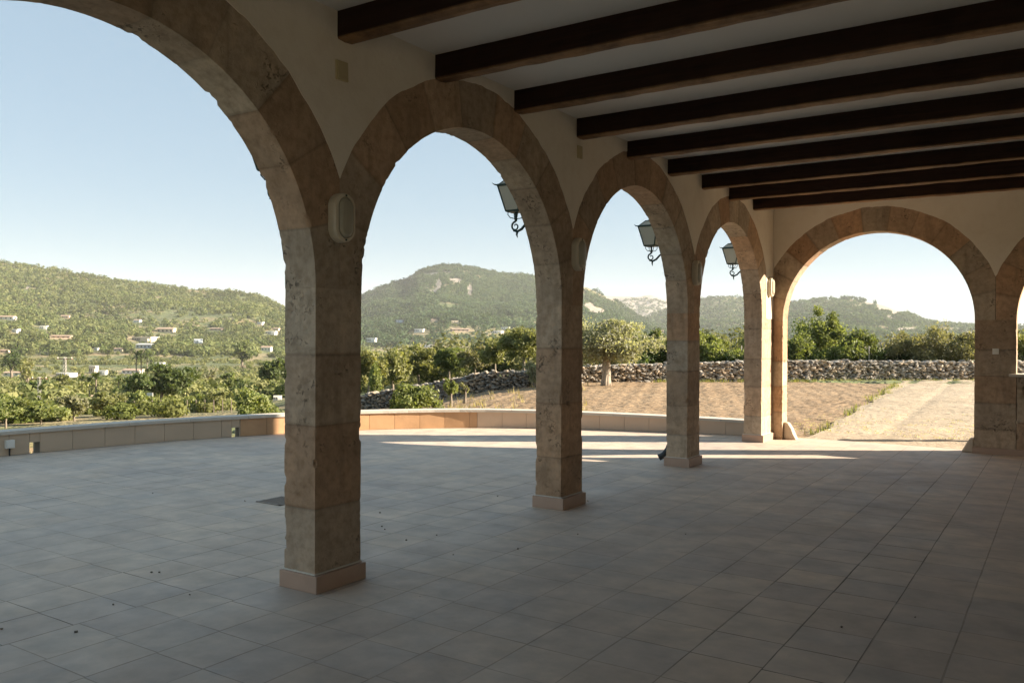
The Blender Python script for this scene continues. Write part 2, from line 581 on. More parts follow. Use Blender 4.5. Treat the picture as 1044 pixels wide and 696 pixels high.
ARCH = [('Y', 'Z', 'arch behind the viewer beside the closed end wall'),
        ('Z', 'A', 'largest arch, cut off by the left side of the photo, framing the left hill'),
        ('A', 'B', 'arch between the nearest and the second pillar, framing the middle hill'),
        ('B', 'C', 'narrow looking arch framing the olive tree'),
        ('C', 'D', 'slimmest looking arch of the arcade, next to the corner')]
arch_geo = []
for i, (a, b, lab) in enumerate(ARCH):
    c = mid(a, b); span = PIL[b] - PIL[a] - SH_W; half = (PIL[b] - PIL[a]) / 2 - .0015
    arch_geo.append((c, span / 2, half))
    rc = half if b != 'D' else half + .17
    arch_ring('stone_arch', lab, c, ZS, span / 2, half, 'y', 0, SH_D, 11, 20 + i, .06 if b == 'Z' else .024, None, rc)


def spandrel(name, label, spans, a0, a1, ztop, axis, base, depth, proud, step=.02, cut=None):
    """plaster wall over the arches"""
    n = int((a1 - a0) / step)
    A = [a0 + (a1 - a0) * i / n for i in range(n + 1)]
    V, Fc = [], []
    for a in A:
        zb = ZS
        for (c, r, half) in spans:
            Ro = r + RING - .012 + .014 * noise.noise(Vector((a * 5, c, 1.7))) + .007 * noise.noise(Vector((a * 17, c, 4)))
            if abs(a - c) <= half + .002:
                zb = ZS + math.sqrt(max(0, Ro * Ro - (a - c) ** 2)) if abs(a - c) < Ro else ZS
        if cut: zb = cut(a, zb)
        for (x, z) in ((proud, zb), (proud, ztop), (-depth + .012, ztop), (-depth + .012, zb)):
            V.append((x, a, z) if axis == 'y' else (a, base - x, z))
    for i in range(n):
        for k in range(4):
            k2 = (k + 1) % 4
            Fc.append((i * 4 + k, i * 4 + k2, (i + 1) * 4 + k2, (i + 1) * 4 + k))
    me = bpy.data.meshes.new(name)
    me.from_pydata(V, [], Fc + [(3, 2, 1, 0), tuple(n * 4 + k for k in range(4))])
    bm = bmesh.new(); bm.from_mesh(me); bmesh.ops.recalc_face_normals(bm, faces=bm.faces[:]); bm.to_mesh(me); bm.free()
    o = link(name, me, PLASTER)
    return o


o = spandrel('arcade_wall', '', arch_geo, PIL['Y'] + SH_W / 2 - .0, L + .0, CEILZ, 'y', 0, SH_D, .005)
tag(o, 'cream plastered wall above the row of arches under the beam ends', 'wall')
# upper part of the outside wall above ceiling level (hidden from inside)
tag(MB().box((-SH_D + .01, YE - .3, CEILZ + .002), (-.02, L - .01, ROOFZ)).build('parapet_wall', PLASTER), 'plain upper wall above the arcade, over the ceiling', 'wall')

# ---- far wall
FL_R = (2.819 - .155) / 2; FL_C = (2.819 + .155) / 2
W_R = 1.30; W0 = 3.33; W_C = W0 + W_R
far_spans = [(FL_C, FL_R, FL_R + .2535), (W_C, W_R, W_R + .2535)]
ZSF = 1.866
ZS_keep = ZS
pillar('E', 2.819, W0, L, L + WT, 'wide stained pillar of the far wall carrying a white switch', 31, .03, top=1.08, plinth=False)
_p = empty('stone_pillar', (.07, L + .1, 0), 'narrow stone jamb left of the far arch, touching the corner pillar', 'pillar', 'stone pillars carrying the arches')


def column_block(x0, x1, y0, y1, z0, z1, parent, seed, step=.03, name='shaft'):
    sec = rect_section(x0, x1, y0, y1, step)

    def place(s, a, b): return Vector((a, b, s)), Vector((1, 0, 0)), Vector((0, 1, 0))
    place.scale = 1
    random.seed(seed); js = []; z = z0
    while z < z1 - .3:
        z += random.uniform(.36, .55)
        if z < z1 - .12: js.append(z)
    n = int((z1 - z0) / step)
    S = sorted(set([z0 + (z1 - z0) * i / n for i in range(n + 1)] + js))
    return stone_sweep(name, S, lambda s: sec, place, js, parent, seed)


column_block(-.26, .155, L + .004, L + WT, 0, ZSF, _p, 41)
# upper shaft of E from the sill to the springing
pe = [o for o in COL.objects if o.name.startswith('stone_pillar') and 'switch' in o.get('label', '')][0]
column_block(2.819, W0, L, L + WT, 1.083, ZSF, pe, 43, name='upper_shaft')
MB().box((2.80, L - .022, 0), (WX - .01, L + .02, .085)).build('skirting', PLINTH, pe, bevel=.003)
ZS = ZSF
arch_ring('stone_arch', 'wide far arch opening onto the gravel path and the stone wall', FL_C, ZSF, FL_R, FL_R + .2535, 'x', L, WT, 13, 51, .026, left_clip=FL_R + .40)
arch_ring('stone_arch', 'window arch at the right edge of the photo with a stone sill', W_C, ZSF, W_R, W_R + .2535, 'x', L, WT, 13, 57, .035)
o = spandrel('end_wall', '', far_spans, .006, WX, CEILZ, 'x', L, WT, .005)
tag(o, 'sunlit cream plastered wall above the far arch', 'wall')
tag(MB().box((-.30, L + .02, CEILZ + .002), (WX + .3, L + WT - .01, ROOFZ)).build('parapet_wall', PLASTER), 'plain upper wall above the far arch, over the ceiling', 'wall')
ZS = ZS_keep
# wall under the window and beside it
pan = empty('window_parapet', (4.6, L + .1, 0), 'stone breast wall with a recessed panel under the right hand window arch', 'wall')
column_block(W0 + .002, W0 + .10, L + .004, L + WT - .01, .0, 1.075, pan, 61, name='frame_block')
column_block(W0 + .10, 2 * W_R + W0 - .1, L + .03, L + WT - .03, .0, 1.075, pan, 63, .05, name='panel')
MB().box((W0 - .09, L - .045, 1.082), (W0 + 2 * W_R + .05, L + WT + .04, 1.122)).build('sill', COPING, pan, bevel=.006)
sh = empty('added_shutter', (5.0, L + .2, 1.1), 'unseen wooden shutter added to block sun in the right part of the window arch', 'shutter')  # added out of view to narrow the band of window sun on the floor
MB().box((4.17, L + .16, 1.123), (W0 + 2 * W_R - .01, L + .2, 2.3)).build('leaf', simple('added_shutter_wood', (.16, .09, .05), .7), sh)
MB().box((4.17, L + .16, 2.303), (W0 + 2 * W_R - .2, L + .2, 2.95)).build('upper_leaf', bpy.data.materials['added_shutter_wood'], sh)
pr = empty('stone_pillar', (W0 + 2 * W_R + .5, L + .1, 0), 'stone pier right of the window arch, out of view in the corner', 'pillar', 'stone pillars carrying the arches')
column_block(W0 + 2 * W_R, WX + .1, L, L + WT, 0, ZSF, pr, 65, .05)

tag(MB().box((-SH_D + .008, L + .012, 2.3), (.003, L + WT - .012, CEILZ)).build('corner_wall', PLASTER), 'plastered wall corner above the corner pillar', 'wall')
# ---- room shell
tag(MB().box((WX, YE - .3, -.2), (WX + .3, L + WT, ROOFZ)).build('back_wall', PLASTER), 'long plastered wall closing the loggia on the right', 'wall')
tag(MB().box((-SH_D + .01, YE - .3, -.2), (.12, YE, ROOFZ)).box((7.3, YE - .3, -.2), (WX - .002, YE, ROOFZ)).box((.12, YE - .3, 3.45), (7.3, YE, ROOFZ)).build('near_wall', PLASTER), 'plastered wall closing the loggia behind the viewer, its wide opening added to brighten the room', 'wall')  # opening added behind the camera to let more sky light inside
tag(MB().box((-.018, YE + .002, CEILZ), (WX - .004, L + .018, CEILZ + .12)).build('ceiling', CEIL), kind='structure')
tag(MB().box((-SH_D - .12, YE - .4, ROOFZ + .002), (WX + .4, L + WT + .12, ROOFZ + .1)).build('flat_roof', COPING), 'flat roof slab over the loggia', 'roof')

# ---- ceiling beams
BH, BW = .182, .134
blab = ['nearest dark beam, at the top edge of the photo above the first wall plate',
        'second nearest beam, resting on the crown of the arch between the first two pillars',
        'third beam from the viewer, ending right of that same arch crown',
        'fourth beam from the viewer, above the second small wall plate',
        'fifth beam from the viewer, ending over the arch of the olive tree',
        'sixth beam from the viewer, in the middle of the row of nine',
        'seventh beam from the viewer, third from the far wall',
        'eighth beam from the viewer, second from the far wall',
        'last and shortest looking beam, closest to the far wall']
by = [3.90, 4.90, 5.965, 7.045, 8.15, 9.235, 10.33, 11.37, 12.43, 2.79, 1.72, .65, -.42, -1.5]


def beam_mesh(seed):
    n = 150; V, Cc, Fc = [], [], []
    x1 = WX - .006
    sec = [(0, 0), (.5, 0), (1, 0), (1, .12), (1, 1), (0, 1), (0, .12)]
    for i in range(n + 1):
        x = .004 + (x1 - .004) * i / n
        for (a, b) in sec:
            q = Vector((x * 1.3, a * 2 + seed * 9, b * 3))
            d = .006 * noise.noise(q * .5) + .004 * noise.noise(q) + .003 * noise.noise(q * 5)
            cor = b == 0 and a in (0, 1)
            if cor: d += .006 + .008 * max(0, noise.noise(Vector((x * 3.7, seed * 3.1, a))))
            y = a * BW + (d if a == 0 else -d if a == 1 else 0)
            z = b * BH + (abs(d) if b == 0 else 0)
            V.append((x, y, z))
            Cc.append((1.0 if b == 0 else .04,) * 3)
    m = len(sec)
    for i in range(n):
        for k in range(m):
            k2 = (k + 1) % m
            Fc.append((i * m + k, i * m + k2, (i + 1) * m + k2, (i + 1) * m + k))
    me = np_mesh('ceiling_beam', V, Fc, WOOD, np.array(Cc))
    bm = bmesh.new(); bm.from_mesh(me); bm.verts.ensure_lookup_table()
    bm.faces.new([bm.verts[k] for k in range(m)]); bm.faces.new([bm.verts[n * m + k] for k in range(m)])
    bmesh.ops.recalc_face_normals(bm, faces=bm.faces[:]); bm.to_mesh(me); bm.free()
    return me


for i, y in enumerate(by):
    o = link('ceiling_beam', beam_mesh(i), None)
    o.location = (0, y, CEILZ - BH - .001)
    o.rotation_euler = (0, R(random.uniform(-.06, .0)), R(random.uniform(-.22, .22)))
    tag(o, blab[i] if i < 9 else ['first beam above and behind the viewer', 'second beam behind the viewer', 'third beam behind the viewer', 'fourth beam behind the viewer', 'beam beside the closed end wall'][i - 9],
        'beam', 'dark wooden ceiling beams')

# ---- oval bulkhead lamps
def oval_lamp(y, z, label, x=.0, w=.185, h=.315):
    root = empty('wall_lamp', (x, y, z), label, 'wall lamp', 'oval wall lamps on the pillars')

    def loft(rings, name, mat):
        V, Fc = [], []; n = 40
        for (sw, sh, d) in rings:
            rr = sw / 2; st = (sh - sw) / 2
            for k in range(n):
                a = 2 * math.pi * k / n
                yy = rr * math.cos(a); zz = rr * math.sin(a) + (st if math.sin(a) > 0 else -st if math.sin(a) < 0 else 0)
                V.append((x + d, y + yy, z + zz))
        for i in range(len(rings) - 1):
            for k in range(n):
                k2 = (k + 1) % n
                Fc.append((i * n + k, i * n + k2, (i + 1) * n + k2, (i + 1) * n + k))
        Fc.append(tuple(range((len(rings) - 1) * n, len(rings) * n))); Fc.append(tuple(range(n))[::-1])
        me = bpy.data.meshes.new(name); me.from_pydata(V, [], Fc)
        link(name, me, mat, root)
    loft([(w, h, -.006), (w, h, .045), (w - .012, h - .012, .062), (w - .05, h - .05, .066), (w - .056, h - .056, .05)], 'housing', LAMP_RIM)
    loft([(w - .058, h - .058, .05), (w - .066, h - .066, .068), (w - .10, h - .10, .082), (w - .15, h - .16, .088)], 'diffuser', LAMP_GLASS)
    for sg_ in (1, -1):
        MB().tube([(x + .058, y, z + sg_ * (h / 2 - .016)), (x + .070, y, z + sg_ * (h / 2 - .016))], .006, 10).build('screw', IRON, root)


oval_lamp(3.922, 2.355, 'oval bulkhead lamp on the nearest pillar')
oval_lamp(7.06, 2.385, 'oval bulkhead lamp on the second pillar, in the middle of the photo')
oval_lamp(10.12, 2.41, 'oval bulkhead lamp on the third pillar, seen edge on')
oval_lamp(13.27, 2.40, 'pale oval bulkhead lamp in the corner beside the far arch')


def plate(y, z, label, w=.105, h=.125):
    r_ = empty('cover_plate', (0, y, z), label, 'cover plate', 'cover plates on the plaster')
    M = Matrix.Translation((.003, y, z)) @ Matrix.Rotation(R(2), 4, 'X')
    MB().box((0, -w / 2, -h / 2), (.014, w / 2, h / 2), M).build('plate', PLATE, r_, bevel=.004)
    MB().box((.013, -w / 2 + .012, -h / 2 + .012), (.017, w / 2 - .012, h / 2 - .012), M).build('lid', PLATE, r_, bevel=.0015)


plate(3.935, 3.30, 'small yellowed plate on the plaster above the nearest pillar')
plate(7.10, 3.365, 'small yellowed plate on the plaster above the second pillar', .09, .12)
sw = empty('light_switch', (3.08, L, 1.43), 'small white switch on the stained far pillar', 'switch')
MB().box((3.04, L - .012, 1.39), (3.12, L + .004, 1.47)).build('cover', WHITE, sw, bevel=.004)
MB().box((3.062, L - .018, 1.408), (3.098, L - .011, 1.452)).build('rocker', WHITE, sw, bevel=.002)


# ---- lanterns
def lantern_parts():
    t = {}
    zb, zt = -.14, .13; wb, wt = .078, .142
    fr = MB()
    cb = [(sx * wb, sy * wb, zb) for sx, sy in ((-1, -1), (1, -1), (1, 1), (-1, 1))]
    ct = [(sx * wt, sy * wt, zt) for sx, sy in ((-1, -1), (1, -1), (1, 1), (-1, 1))]
    for i in range(4):
        j = (i + 1) % 4
        fr.tube([cb[i], ct[i]], .009, 6)
        fr.tube([cb[i], cb[j]], .010, 6); fr.tube([ct[i], ct[j]], .014, 6)
    fr.box((-wb, -wb, zb - .012), (wb, wb, zb))
    for sx, sy in ((-1, -1), (1, -1), (1, 1), (-1, 1)):       # horn at each upper corner
        fr.tube([(sx * wt, sy * wt, zt), (sx * (wt + .025), sy * (wt + .025), zt + .006), (sx * (wt + .042), sy * (wt + .042), zt + .022)], [.009, .007, .002], 6)
    t['frame'] = fr.mesh('frame')
    for i in range(4):
        j = (i + 1) % 4
        s = .985
        q = [Vector(p) * 1 for p in (cb[i], cb[j], ct[j], ct[i])]
        q = [Vector((p.x * s, p.y * s, p.z)) for p in q]
        nrm = (q[1] - q[0]).cross(q[3] - q[0]).normalized() * .004
        t['pane%d' % i] = MB().hexa([q[0], q[1], q[2], q[3], q[0] + nrm, q[1] + nrm, q[2] + nrm, q[3] + nrm]).mesh('pane')
    rf = MB()
    r1 = .135; r2 = .068; z2 = zt + .075
    a = [(sx * r1, sy * r1) for sx, sy in ((-1, -1), (1, -1), (1, 1), (-1, 1))]
    b = [(sx * r2, sy * r2) for sx, sy in ((-1, -1), (1, -1), (1, 1), (-1, 1))]
    for i in range(4): rf.tube([(*a[i], zt + .004), (*b[i], z2)], .008, 6); rf.tube([(*b[i], z2), (*b[(i + 1) % 4], z2)], .009, 6)
    rf.box((-r2, -r2, z2), (r2, r2, z2 + .012))
    rf.tube([(0, 0, z2 + .01), (0, 0, z2 + .025), (0, 0, z2 + .04), (0, 0, z2 + .06), (0, 0, z2 + .085)], [.05, .045, .02, .022, .004], 10)
    t['roof'] = rf.mesh('roof')
    rp = MB()
    for i in range(4):
        j = (i + 1) % 4; k = .97
        lo = [Vector((a[i][0] * k, a[i][1] * k, zt + .006)), Vector((a[j][0] * k, a[j][1] * k, zt + .006)), Vector((b[j][0] * k, b[j][1] * k, z2)), Vector((b[i][0] * k, b[i][1] * k, z2))]
        nn = (lo[1] - lo[0]).cross(lo[3] - lo[0]).normalized() * .003
        rp.hexa(lo + [p + nn for p in lo])
    t['roof_glass'] = rp.mesh('roof_glass')
    br = MB()
    for k in range(4):       # cage prongs under the lantern
        an = math.pi / 4 + k * math.pi / 2
        br.tube([(math.cos(an) * .085, math.sin(an) * .085, zb - .01), (math.cos(an) * .088, math.sin(an) * .088, zb - .04), (math.cos(an) * .06, math.sin(an) * .06, zb - .072), (0, 0, zb - .082)], .005, 6)
    br.tube([(0, 0, zb - .005), (0, 0, zb - .05), (0, 0, zb - .085), (0, 0, zb - .11)], [.016, .012, .018, .012], 8)
    z0 = zb - .11
    # front scroll, then arm sweeping to the wall with a second scroll
    sp = []
    for k in range(26):
        a_ = math.pi * .5 + k / 25 * math.pi * 2.35
        rr = .052 - .036 * (k / 25)
        sp.append((-.004 + math.cos(a_) * rr, 0, z0 - .052 + math.sin(a_) * rr))
    br.tube(sp, [.012 - .006 * k / 25 for k in range(26)], 7)
    arm = [(-.03, 0, z0 - .095), (.02, 0, z0 - .108), (.075, 0, z0 - .085), (.125, 0, z0 - .035), (.175, 0, z0 + .0), (.23, 0, z0 + .012), (.29, 0, z0 - .005)]
    br.tube(arm, [.010, .014, .015, .014, .013, .012, .012], 8)
    br.tube([(.02, 0, z0 - .105), (.012, 0, z0 - .14), (.022, 0, z0 - .175)], [.014, .011, .003], 7)
    sp = []
    for k in range(24):
        a_ = math.pi * .55 + k / 23 * math.pi * 2.0
        rr = .05 - .032 * (k / 23)
        sp.append((.262 + math.cos(a_) * rr, 0, z0 - .045 + math.sin(a_) * rr))
    br.tube(sp, [.011 - .005 * k / 23 for k in range(24)], 7)
    br.box((.372, -.03, z0 - .16), (.388, .03, z0 + .06))
    br.tube([(.28, 0, z0 - .003), (.34, 0, z0 - .03), (.376, 0, z0 - .06)], [.012, .011, .011], 8)
    t['bracket'] = br.mesh('bracket')
    return t


LP = lantern_parts()
for me_ in LP.values():
    me_.transform(Matrix.Translation((.03, 0, 0)) @ Matrix.Diagonal((.92, .92, .92, 1)))
for (x, y, z, lab) in ((-.66, 3.93, 2.86, 'iron lantern mostly hidden behind the nearest pillar, only its edge showing'),
                       (-.66, 6.97, 2.965, 'green iron lantern half hidden behind the arch left of the second pillar'),
                       (-.66, 10.21, 2.925, 'green iron lantern with frosted panes seen through the middle arch'),
                       (-.66, 13.42, 2.93, 'smallest looking green iron lantern, seen through the slimmest arch')):
    root = empty('wall_lantern', (x, y, z), lab, 'lantern', 'wrought iron lanterns outside the arcade')
    for k, me in LP.items():
        nm = ''.join(c for c in k if not c.isdigit())
        mat = PANE if nm in ('pane', 'roof_glass') else IRON
        if not me.materials: me.materials.append(mat)
        link(nm, me, None, root, world=False)

# ---- guard stones beside the far arch
def guard(name, x, y, dx, label, h=.27, w=.20, d=.16):
    bm = bmesh.new()
    pts = [(0, 0, 0), (w * dx, 0, 0), (w * dx, d, 0), (0, d, 0), (0, .01, h), (w * .35 * dx, .01, h * .97), (w * .35 * dx, d - .01, h * .97), (0, d - .01, h)]
    me = MB().hexa(pts).mesh(name)
    bm.from_mesh(me)
    bmesh.ops.recalc_face_normals(bm, faces=bm.faces[:])
    bmesh.ops.bevel(bm, geom=bm.edges[:], offset=.02, segments=3, affect='EDGES', profile=.5)
    bmesh.ops.subdivide_edges(bm, edges=bm.edges[:], cuts=2, use_grid_fill=True)
    for v in bm.verts:
        v.co += Vector((1, 1, 1)) * .008 * noise.noise(v.co * 14)
        v.co += Vector((x, y, 0))
    bm.to_mesh(me); bm.free()
    tag(link(name, me, GUARD, smooth=True), label, 'guard stone', 'guard stones at the foot of the far arch')


guard('guard_stone', .157, L + .06, 1, 'pale sloping guard stone at the left foot of the far arch')
guard('guard_stone', 2.817, L + .01, -1, 'brown sloping guard stone at the right foot of the far arch', .20, .16, .22)

sb_ = empty('added_shadow_post', (3.05, 15.5, 0), 'unseen stone post added behind the wide far pillar to cast a shadow strip', 'post')  # added out of sight for the shadow strip it throws on the gravel
MB().box((2.95, 15.4, -.1), (3.15, 15.6, .98)).build('shaft', GUARD, sb_, bevel=.02)
MB().box((2.93, 15.38, .981), (3.17, 15.62, 1.05)).build('cap', GUARD, sb_, bevel=.015)
# ---- drain pipe behind the third pillar
dp = empty('drain_pipe', (-.31, 10.0, 0), 'black drain pipe bending out at the foot of the third pillar', 'drain pipe')
MB().tube([(-.32, 10.17, 3.6), (-.32, 10.17, .35)], .038, 14).tube([(-.32, 10.17, .36), (-.325, 10.17, .27), (-.36, 10.16, .17), (-.40, 10.12, .10), (-.46, 10.10, .065)], [.038, .039, .04, .041, .043], 14).build('pipe', BLACK, dp, smooth=True)
MB().tube([(-.32, 10.17, 1.5), (-.32, 10.17, 1.54)], .045, 14).build('collar', BLACK, dp)

# ---- floor grate
gr = empty('drain_grate', (-2.45, 5.6, 0), 'dark drain grate set in the tiles left of the nearest pillar', 'drain grate')
g = MB(); g.box((-2.62, 5.45, .002), (-2.28, 5.47, .008)); g.box((-2.62, 5.75, .002), (-2.28, 5.77, .008)); g.box((-2.62, 5.45, .002), (-2.60, 5.77, .008)); g.box((-2.30, 5.45, .002), (-2.28, 5.77, .008))
g.build('frame', RUST, gr)
g = MB()
for k in range(12): g.box((-2.60 + k * .026, 5.47, .002), (-2.588 + k * .026, 5.75, .006))
g.build('bars', RUST, gr)

# ------------------------------------------------------------------ parapet round the terrace
pp = [(-7.2, -8), (-7.55, -4), (-7.75, 0), (-7.85, 3), (-7.84, 4.6), (-7.78, 5.9), (-7.48, 7.64), (-7.03, 8.95), (-6.35, 10.35), (-5.47, 11.45), (-4.75, 12.08), (-3.85, 12.66), (-2.9, 13.06), (-1.7, 13.42), (-.95, 13.60), (-.30, 13.72)]


def catmull(P, n=14):
    o = []
    P = [Vector((*p, 0)) for p in P]
    for i in range(len(P) - 1):
        p0 = P[max(0, i - 1)]; p1 = P[i]; p2 = P[i + 1]; p3 = P[min(len(P) - 1, i + 2)]
        for k in range(n):
            t = k / n
            o.append(.5 * ((2 * p1) + (p2 - p0) * t + (2 * p0 - 5 * p1 + 4 * p2 - p3) * t * t + (3 * p1 - p0 - 3 * p2 + p3) * t ** 3))
    o.append(P[-1]); return o


CURVE = catmull(pp)
ARC = [0]
for a, b in zip(CURVE[:-1], CURVE[1:]): ARC.append(ARC[-1] + (b - a).length)
TOT = ARC[-1]


def cpt(s):
    s = max(0, min(TOT, s))
    i = int(np.searchsorted(ARC, s)); i = max(1, min(len(ARC) - 1, i))
    t = (s - ARC[i - 1]) / max(1e-9, ARC[i] - ARC[i - 1])
    p = CURVE[i - 1].lerp(CURVE[i], t)
    d = (CURVE[min(i + 1, len(CURVE) - 1)] - CURVE[max(i - 2, 0)]).normalized()
    n = Vector((-d.y, d.x, 0))     # points outwards (away from the building)
    return p, n


def near_s(x, y):
    return ARC[min(range(len(CURVE)), key=lambda i: (CURVE[i] - Vector((x, y, 0))).length)]


s_or0 = near_s(-7.07, 8.83); s_or1 = near_s(-4.83, 12.24)
holes = [(near_s(-7.81, 5.98) - .0, .13), (s_or0 - .075, .12)]


def ph(s):       # parapet height falls a little towards the corner
    return .325 - .075 * max(0, min(1, (s - s_or1) / (TOT - s_or1)))


def seg(mb, s0, s1, o0, o1, z0, z1, n=1, sl=None):
    for i in range(n):
        a = s0 + (s1 - s0) * i / n; b = s0 + (s1 - s0) * (i + 1) / n
        pa, na = cpt(a); pb, nb = cpt(b)
        q = [pa + na * o0, pb + nb * o0, pb + nb * o1, pa + na * o1]
        ta, tb = (ph(a), ph(b))
        zb_ = [z0] * 4 if z0 is not None else [ta - .044, tb - .044, tb - .044, ta - .044]
        mb.hexa([(v.x, v.y, z) for v, z in zip(q, zb_)] + [(v.x, v.y, z + z1) for v, z in zip(q, (ta, tb, tb, ta))])


par = empty('terrace_parapet', (-7, 9, 0), 'low curved terrace wall with tile cladding and pale coping', 'low wall')
TL = .43
segs = []
s = .0
marks = sorted([s_or0, s_or1] + [h[0] - h[1] / 2 for h in holes] + [h[0] + h[1] / 2 for h in holes] + [TOT])
while s < TOT - 1e-3:
    e = min(s + TL * (1 + random.uniform(-.02, .02)), min(m for m in marks if m > s + 1e-4))
    segs.append((s, e)); s = e
mbs = {'cream': MB(), 'orange': MB(), 'pink': MB()}; core = MB()
for (a, b) in segs:
    m_ = (a + b) / 2
    key = 'cream' if m_ < s_or0 else 'orange' if m_ < s_or1 else 'pink'
    hole = any(abs(m_ - h[0]) < h[1] / 2 for h in holes)
    z0 = .15 if hole else .004
    seg(mbs[key], a + .0025, b - .0025, 0, .018, z0, -.045)
    seg(core, a, b, .019, .24, z0 if hole else -.6, -.046)
mbs['cream'].build('cladding', CREAM_TILE, par)
o = mbs['orange'].build('cladding', ORANGE_TILE, par); o['label'] = 'orange brown cladding tiles'
o = mbs['pink'].build('cladding', PINK_TILE, par); o['label'] = 'pinkish cladding tiles towards the corner'
core.build('wall_core', CORE, par)
cop = MB(); s = 0
while s < TOT - .05:
    e = min(TOT, s + .9)
    n = 2
    for i in range(n):
        a = s + (e - s) * i / n; b = s + (e - s) * (i + 1) / n
        seg(cop, a + (.002 if i == 0 else 0), b - (.002 if i == n - 1 else 0), -.025, .27, None, 0)
    s = e
cop.build('coping', COPING, par)
sb, nb_ = cpt(near_s(-7.80, 5.72))
jb = empty('junction_box', sb, 'small pale box on the low wall at the left edge of the photo', 'junction box')
ang = math.atan2(nb_.y, nb_.x)
M = Matrix.Translation(sb) @ Matrix.Rotation(ang, 4, 'Z')
MB().box((-.05, -.055, .10), (.003, .055, .21), M).build('body', WHITE, jb, bevel=.006)
MB().box((-.056, -.045, .115), (-.049, .045, .195), M).build('lid', WHITE, jb, bevel=.002)
MB().tube([M @ Vector((-.02, .0, .10)), M @ Vector((-.02, .0, .0))], .01, 8).build('cable', BLACK, jb)

# ---- terrace floor (tiles) as one slab inside the parapet
bm = bmesh.new()
ring = [bm.verts.new((p.x + n.x * .02, p.y + n.y * .02, 0)) for p, n in (cpt(TOT * i / 160) for i in range(161))]
ring += [bm.verts.new(p) for p in ((-.28, L + WT + .12, 0), (1.2, L + WT + .13, 0), (2.9, L + WT + .04, 0), (WX + .28, L + WT + .04, 0), (WX + .28, -8, 0))]
f = bm.faces.new(ring)
if f.normal.z < 0: f.normal_flip()
bm.normal_update()
r_ = bmesh.ops.extrude_face_region(bm, geom=[f])
for v in [g_ for g_ in r_['geom'] if isinstance(g_, bmesh.types.BMVert)]: v.co.z = -.9
bmesh.ops.recalc_face_normals(bm, faces=bm.faces[:])
me = bpy.data.meshes.new('terrace_floor'); bm.to_mesh(me); bm.free()
tag(link('terrace_floor', me, FLOOR), kind='structure')
# dead leaves and seeds
lv = MB()
for (u, v) in [(306, 588), (388, 523), (393, 540), (415, 551), (463, 566), (529, 560), (116, 617), (155, 584), (163, 584), (194, 607), (78, 645), (2, 642), (590, 545), (508, 506), (600, 511), (592, 474), (390, 537), (446, 546), (156, 503), (250, 511), (700, 545), (860, 640), (935, 630)]:
    Z = CH * F / (v - horizon(u)); p = at(u, Z)
    a = random.uniform(0, 3); M = Matrix.Translation((p.x, p.y, .005)) @ Matrix.Rotation(a, 4, 'Z') @ Matrix.Rotation(.4, 4, 'X')
    sz = random.uniform(.004, .009)
    lv.box((-sz, -sz * .6, -.002), (sz, sz * .6, .003), M)
tag(lv.build('dead_leaves', simple('dead_leaf', (.13, .10, .07), .8)), 'scattered small dead leaves on the tiles', 'dead leaves', kind='stuff')

# ------------------------------------------------------------------ terrain
def tab(u, T):
    return np.interp(u, [t[0] for t in T], [t[1] for t in T])


H1 = [(-1500, 60), (-900, 86), (-600, 96), (-300, 94), (-100, 86), (0, 78), (35, 74), (60, 70.5), (120, 60), (170, 54), (215, 49.5), (240, 49.5), (262, 46), (289, 32), (320, 16), (350, 3), (380, -9), (420, -24)]
H2 = [(260, 0), (300, 18), (330, 30), (368, 44), (400, 57), (414, 60), (427, 69), (436, 72), (450, 75), (466, 75), (484, 72), (500, 68.5), (515, 66), (530, 65.5), (548, 63), (575, 60), (600, 53), (625, 41), (650, 24), (690, 2), (720, -10)]
H3 = [(540, 30), (580, 44), (600, 47), (625, 43), (640, 45), (650, 42), (665, 44), (680, 41), (710, 34), (740, 22), (780, 2)]
H4 = [(620, 5), (640, 16), (665, 25), (680, 30), (716, 41), (740, 44), (760, 42), (790, 33), (815, 18), (850, 4), (880, -10)]
H5 = [(740, 10), (760, 22), (790, 33), (806, 36), (835, 41), (870, 42), (900, 36), (925, 26), (945, 18), (960, 15), (995, 13), (1044, 12), (1200, 18), (1500, 30), (2200, 60), (3000, 60)]
HILLS = [(H1, 1500, 560, 1), (H2, 2300, 1000, 2), (H3, 4600, 2900, 3), (H4, 3000, 1500, 4), (H5, 2600, 1200, 5)]


def polar(x, y):
    dx = np.asarray(x, float) - CX; dy = np.asarray(y, float)
    Zc = dx * FW[0] + dy * FW[1]; Xc = dx * RT[0] + dy * RT[1]
    r = np.hypot(dx, dy); ph_ = np.arctan2(Xc, Zc)
    pc = np.clip(ph_, -R(70), R(70))
    return r, ph_, 522 + F * np.tan(pc), r * np.cos(pc)


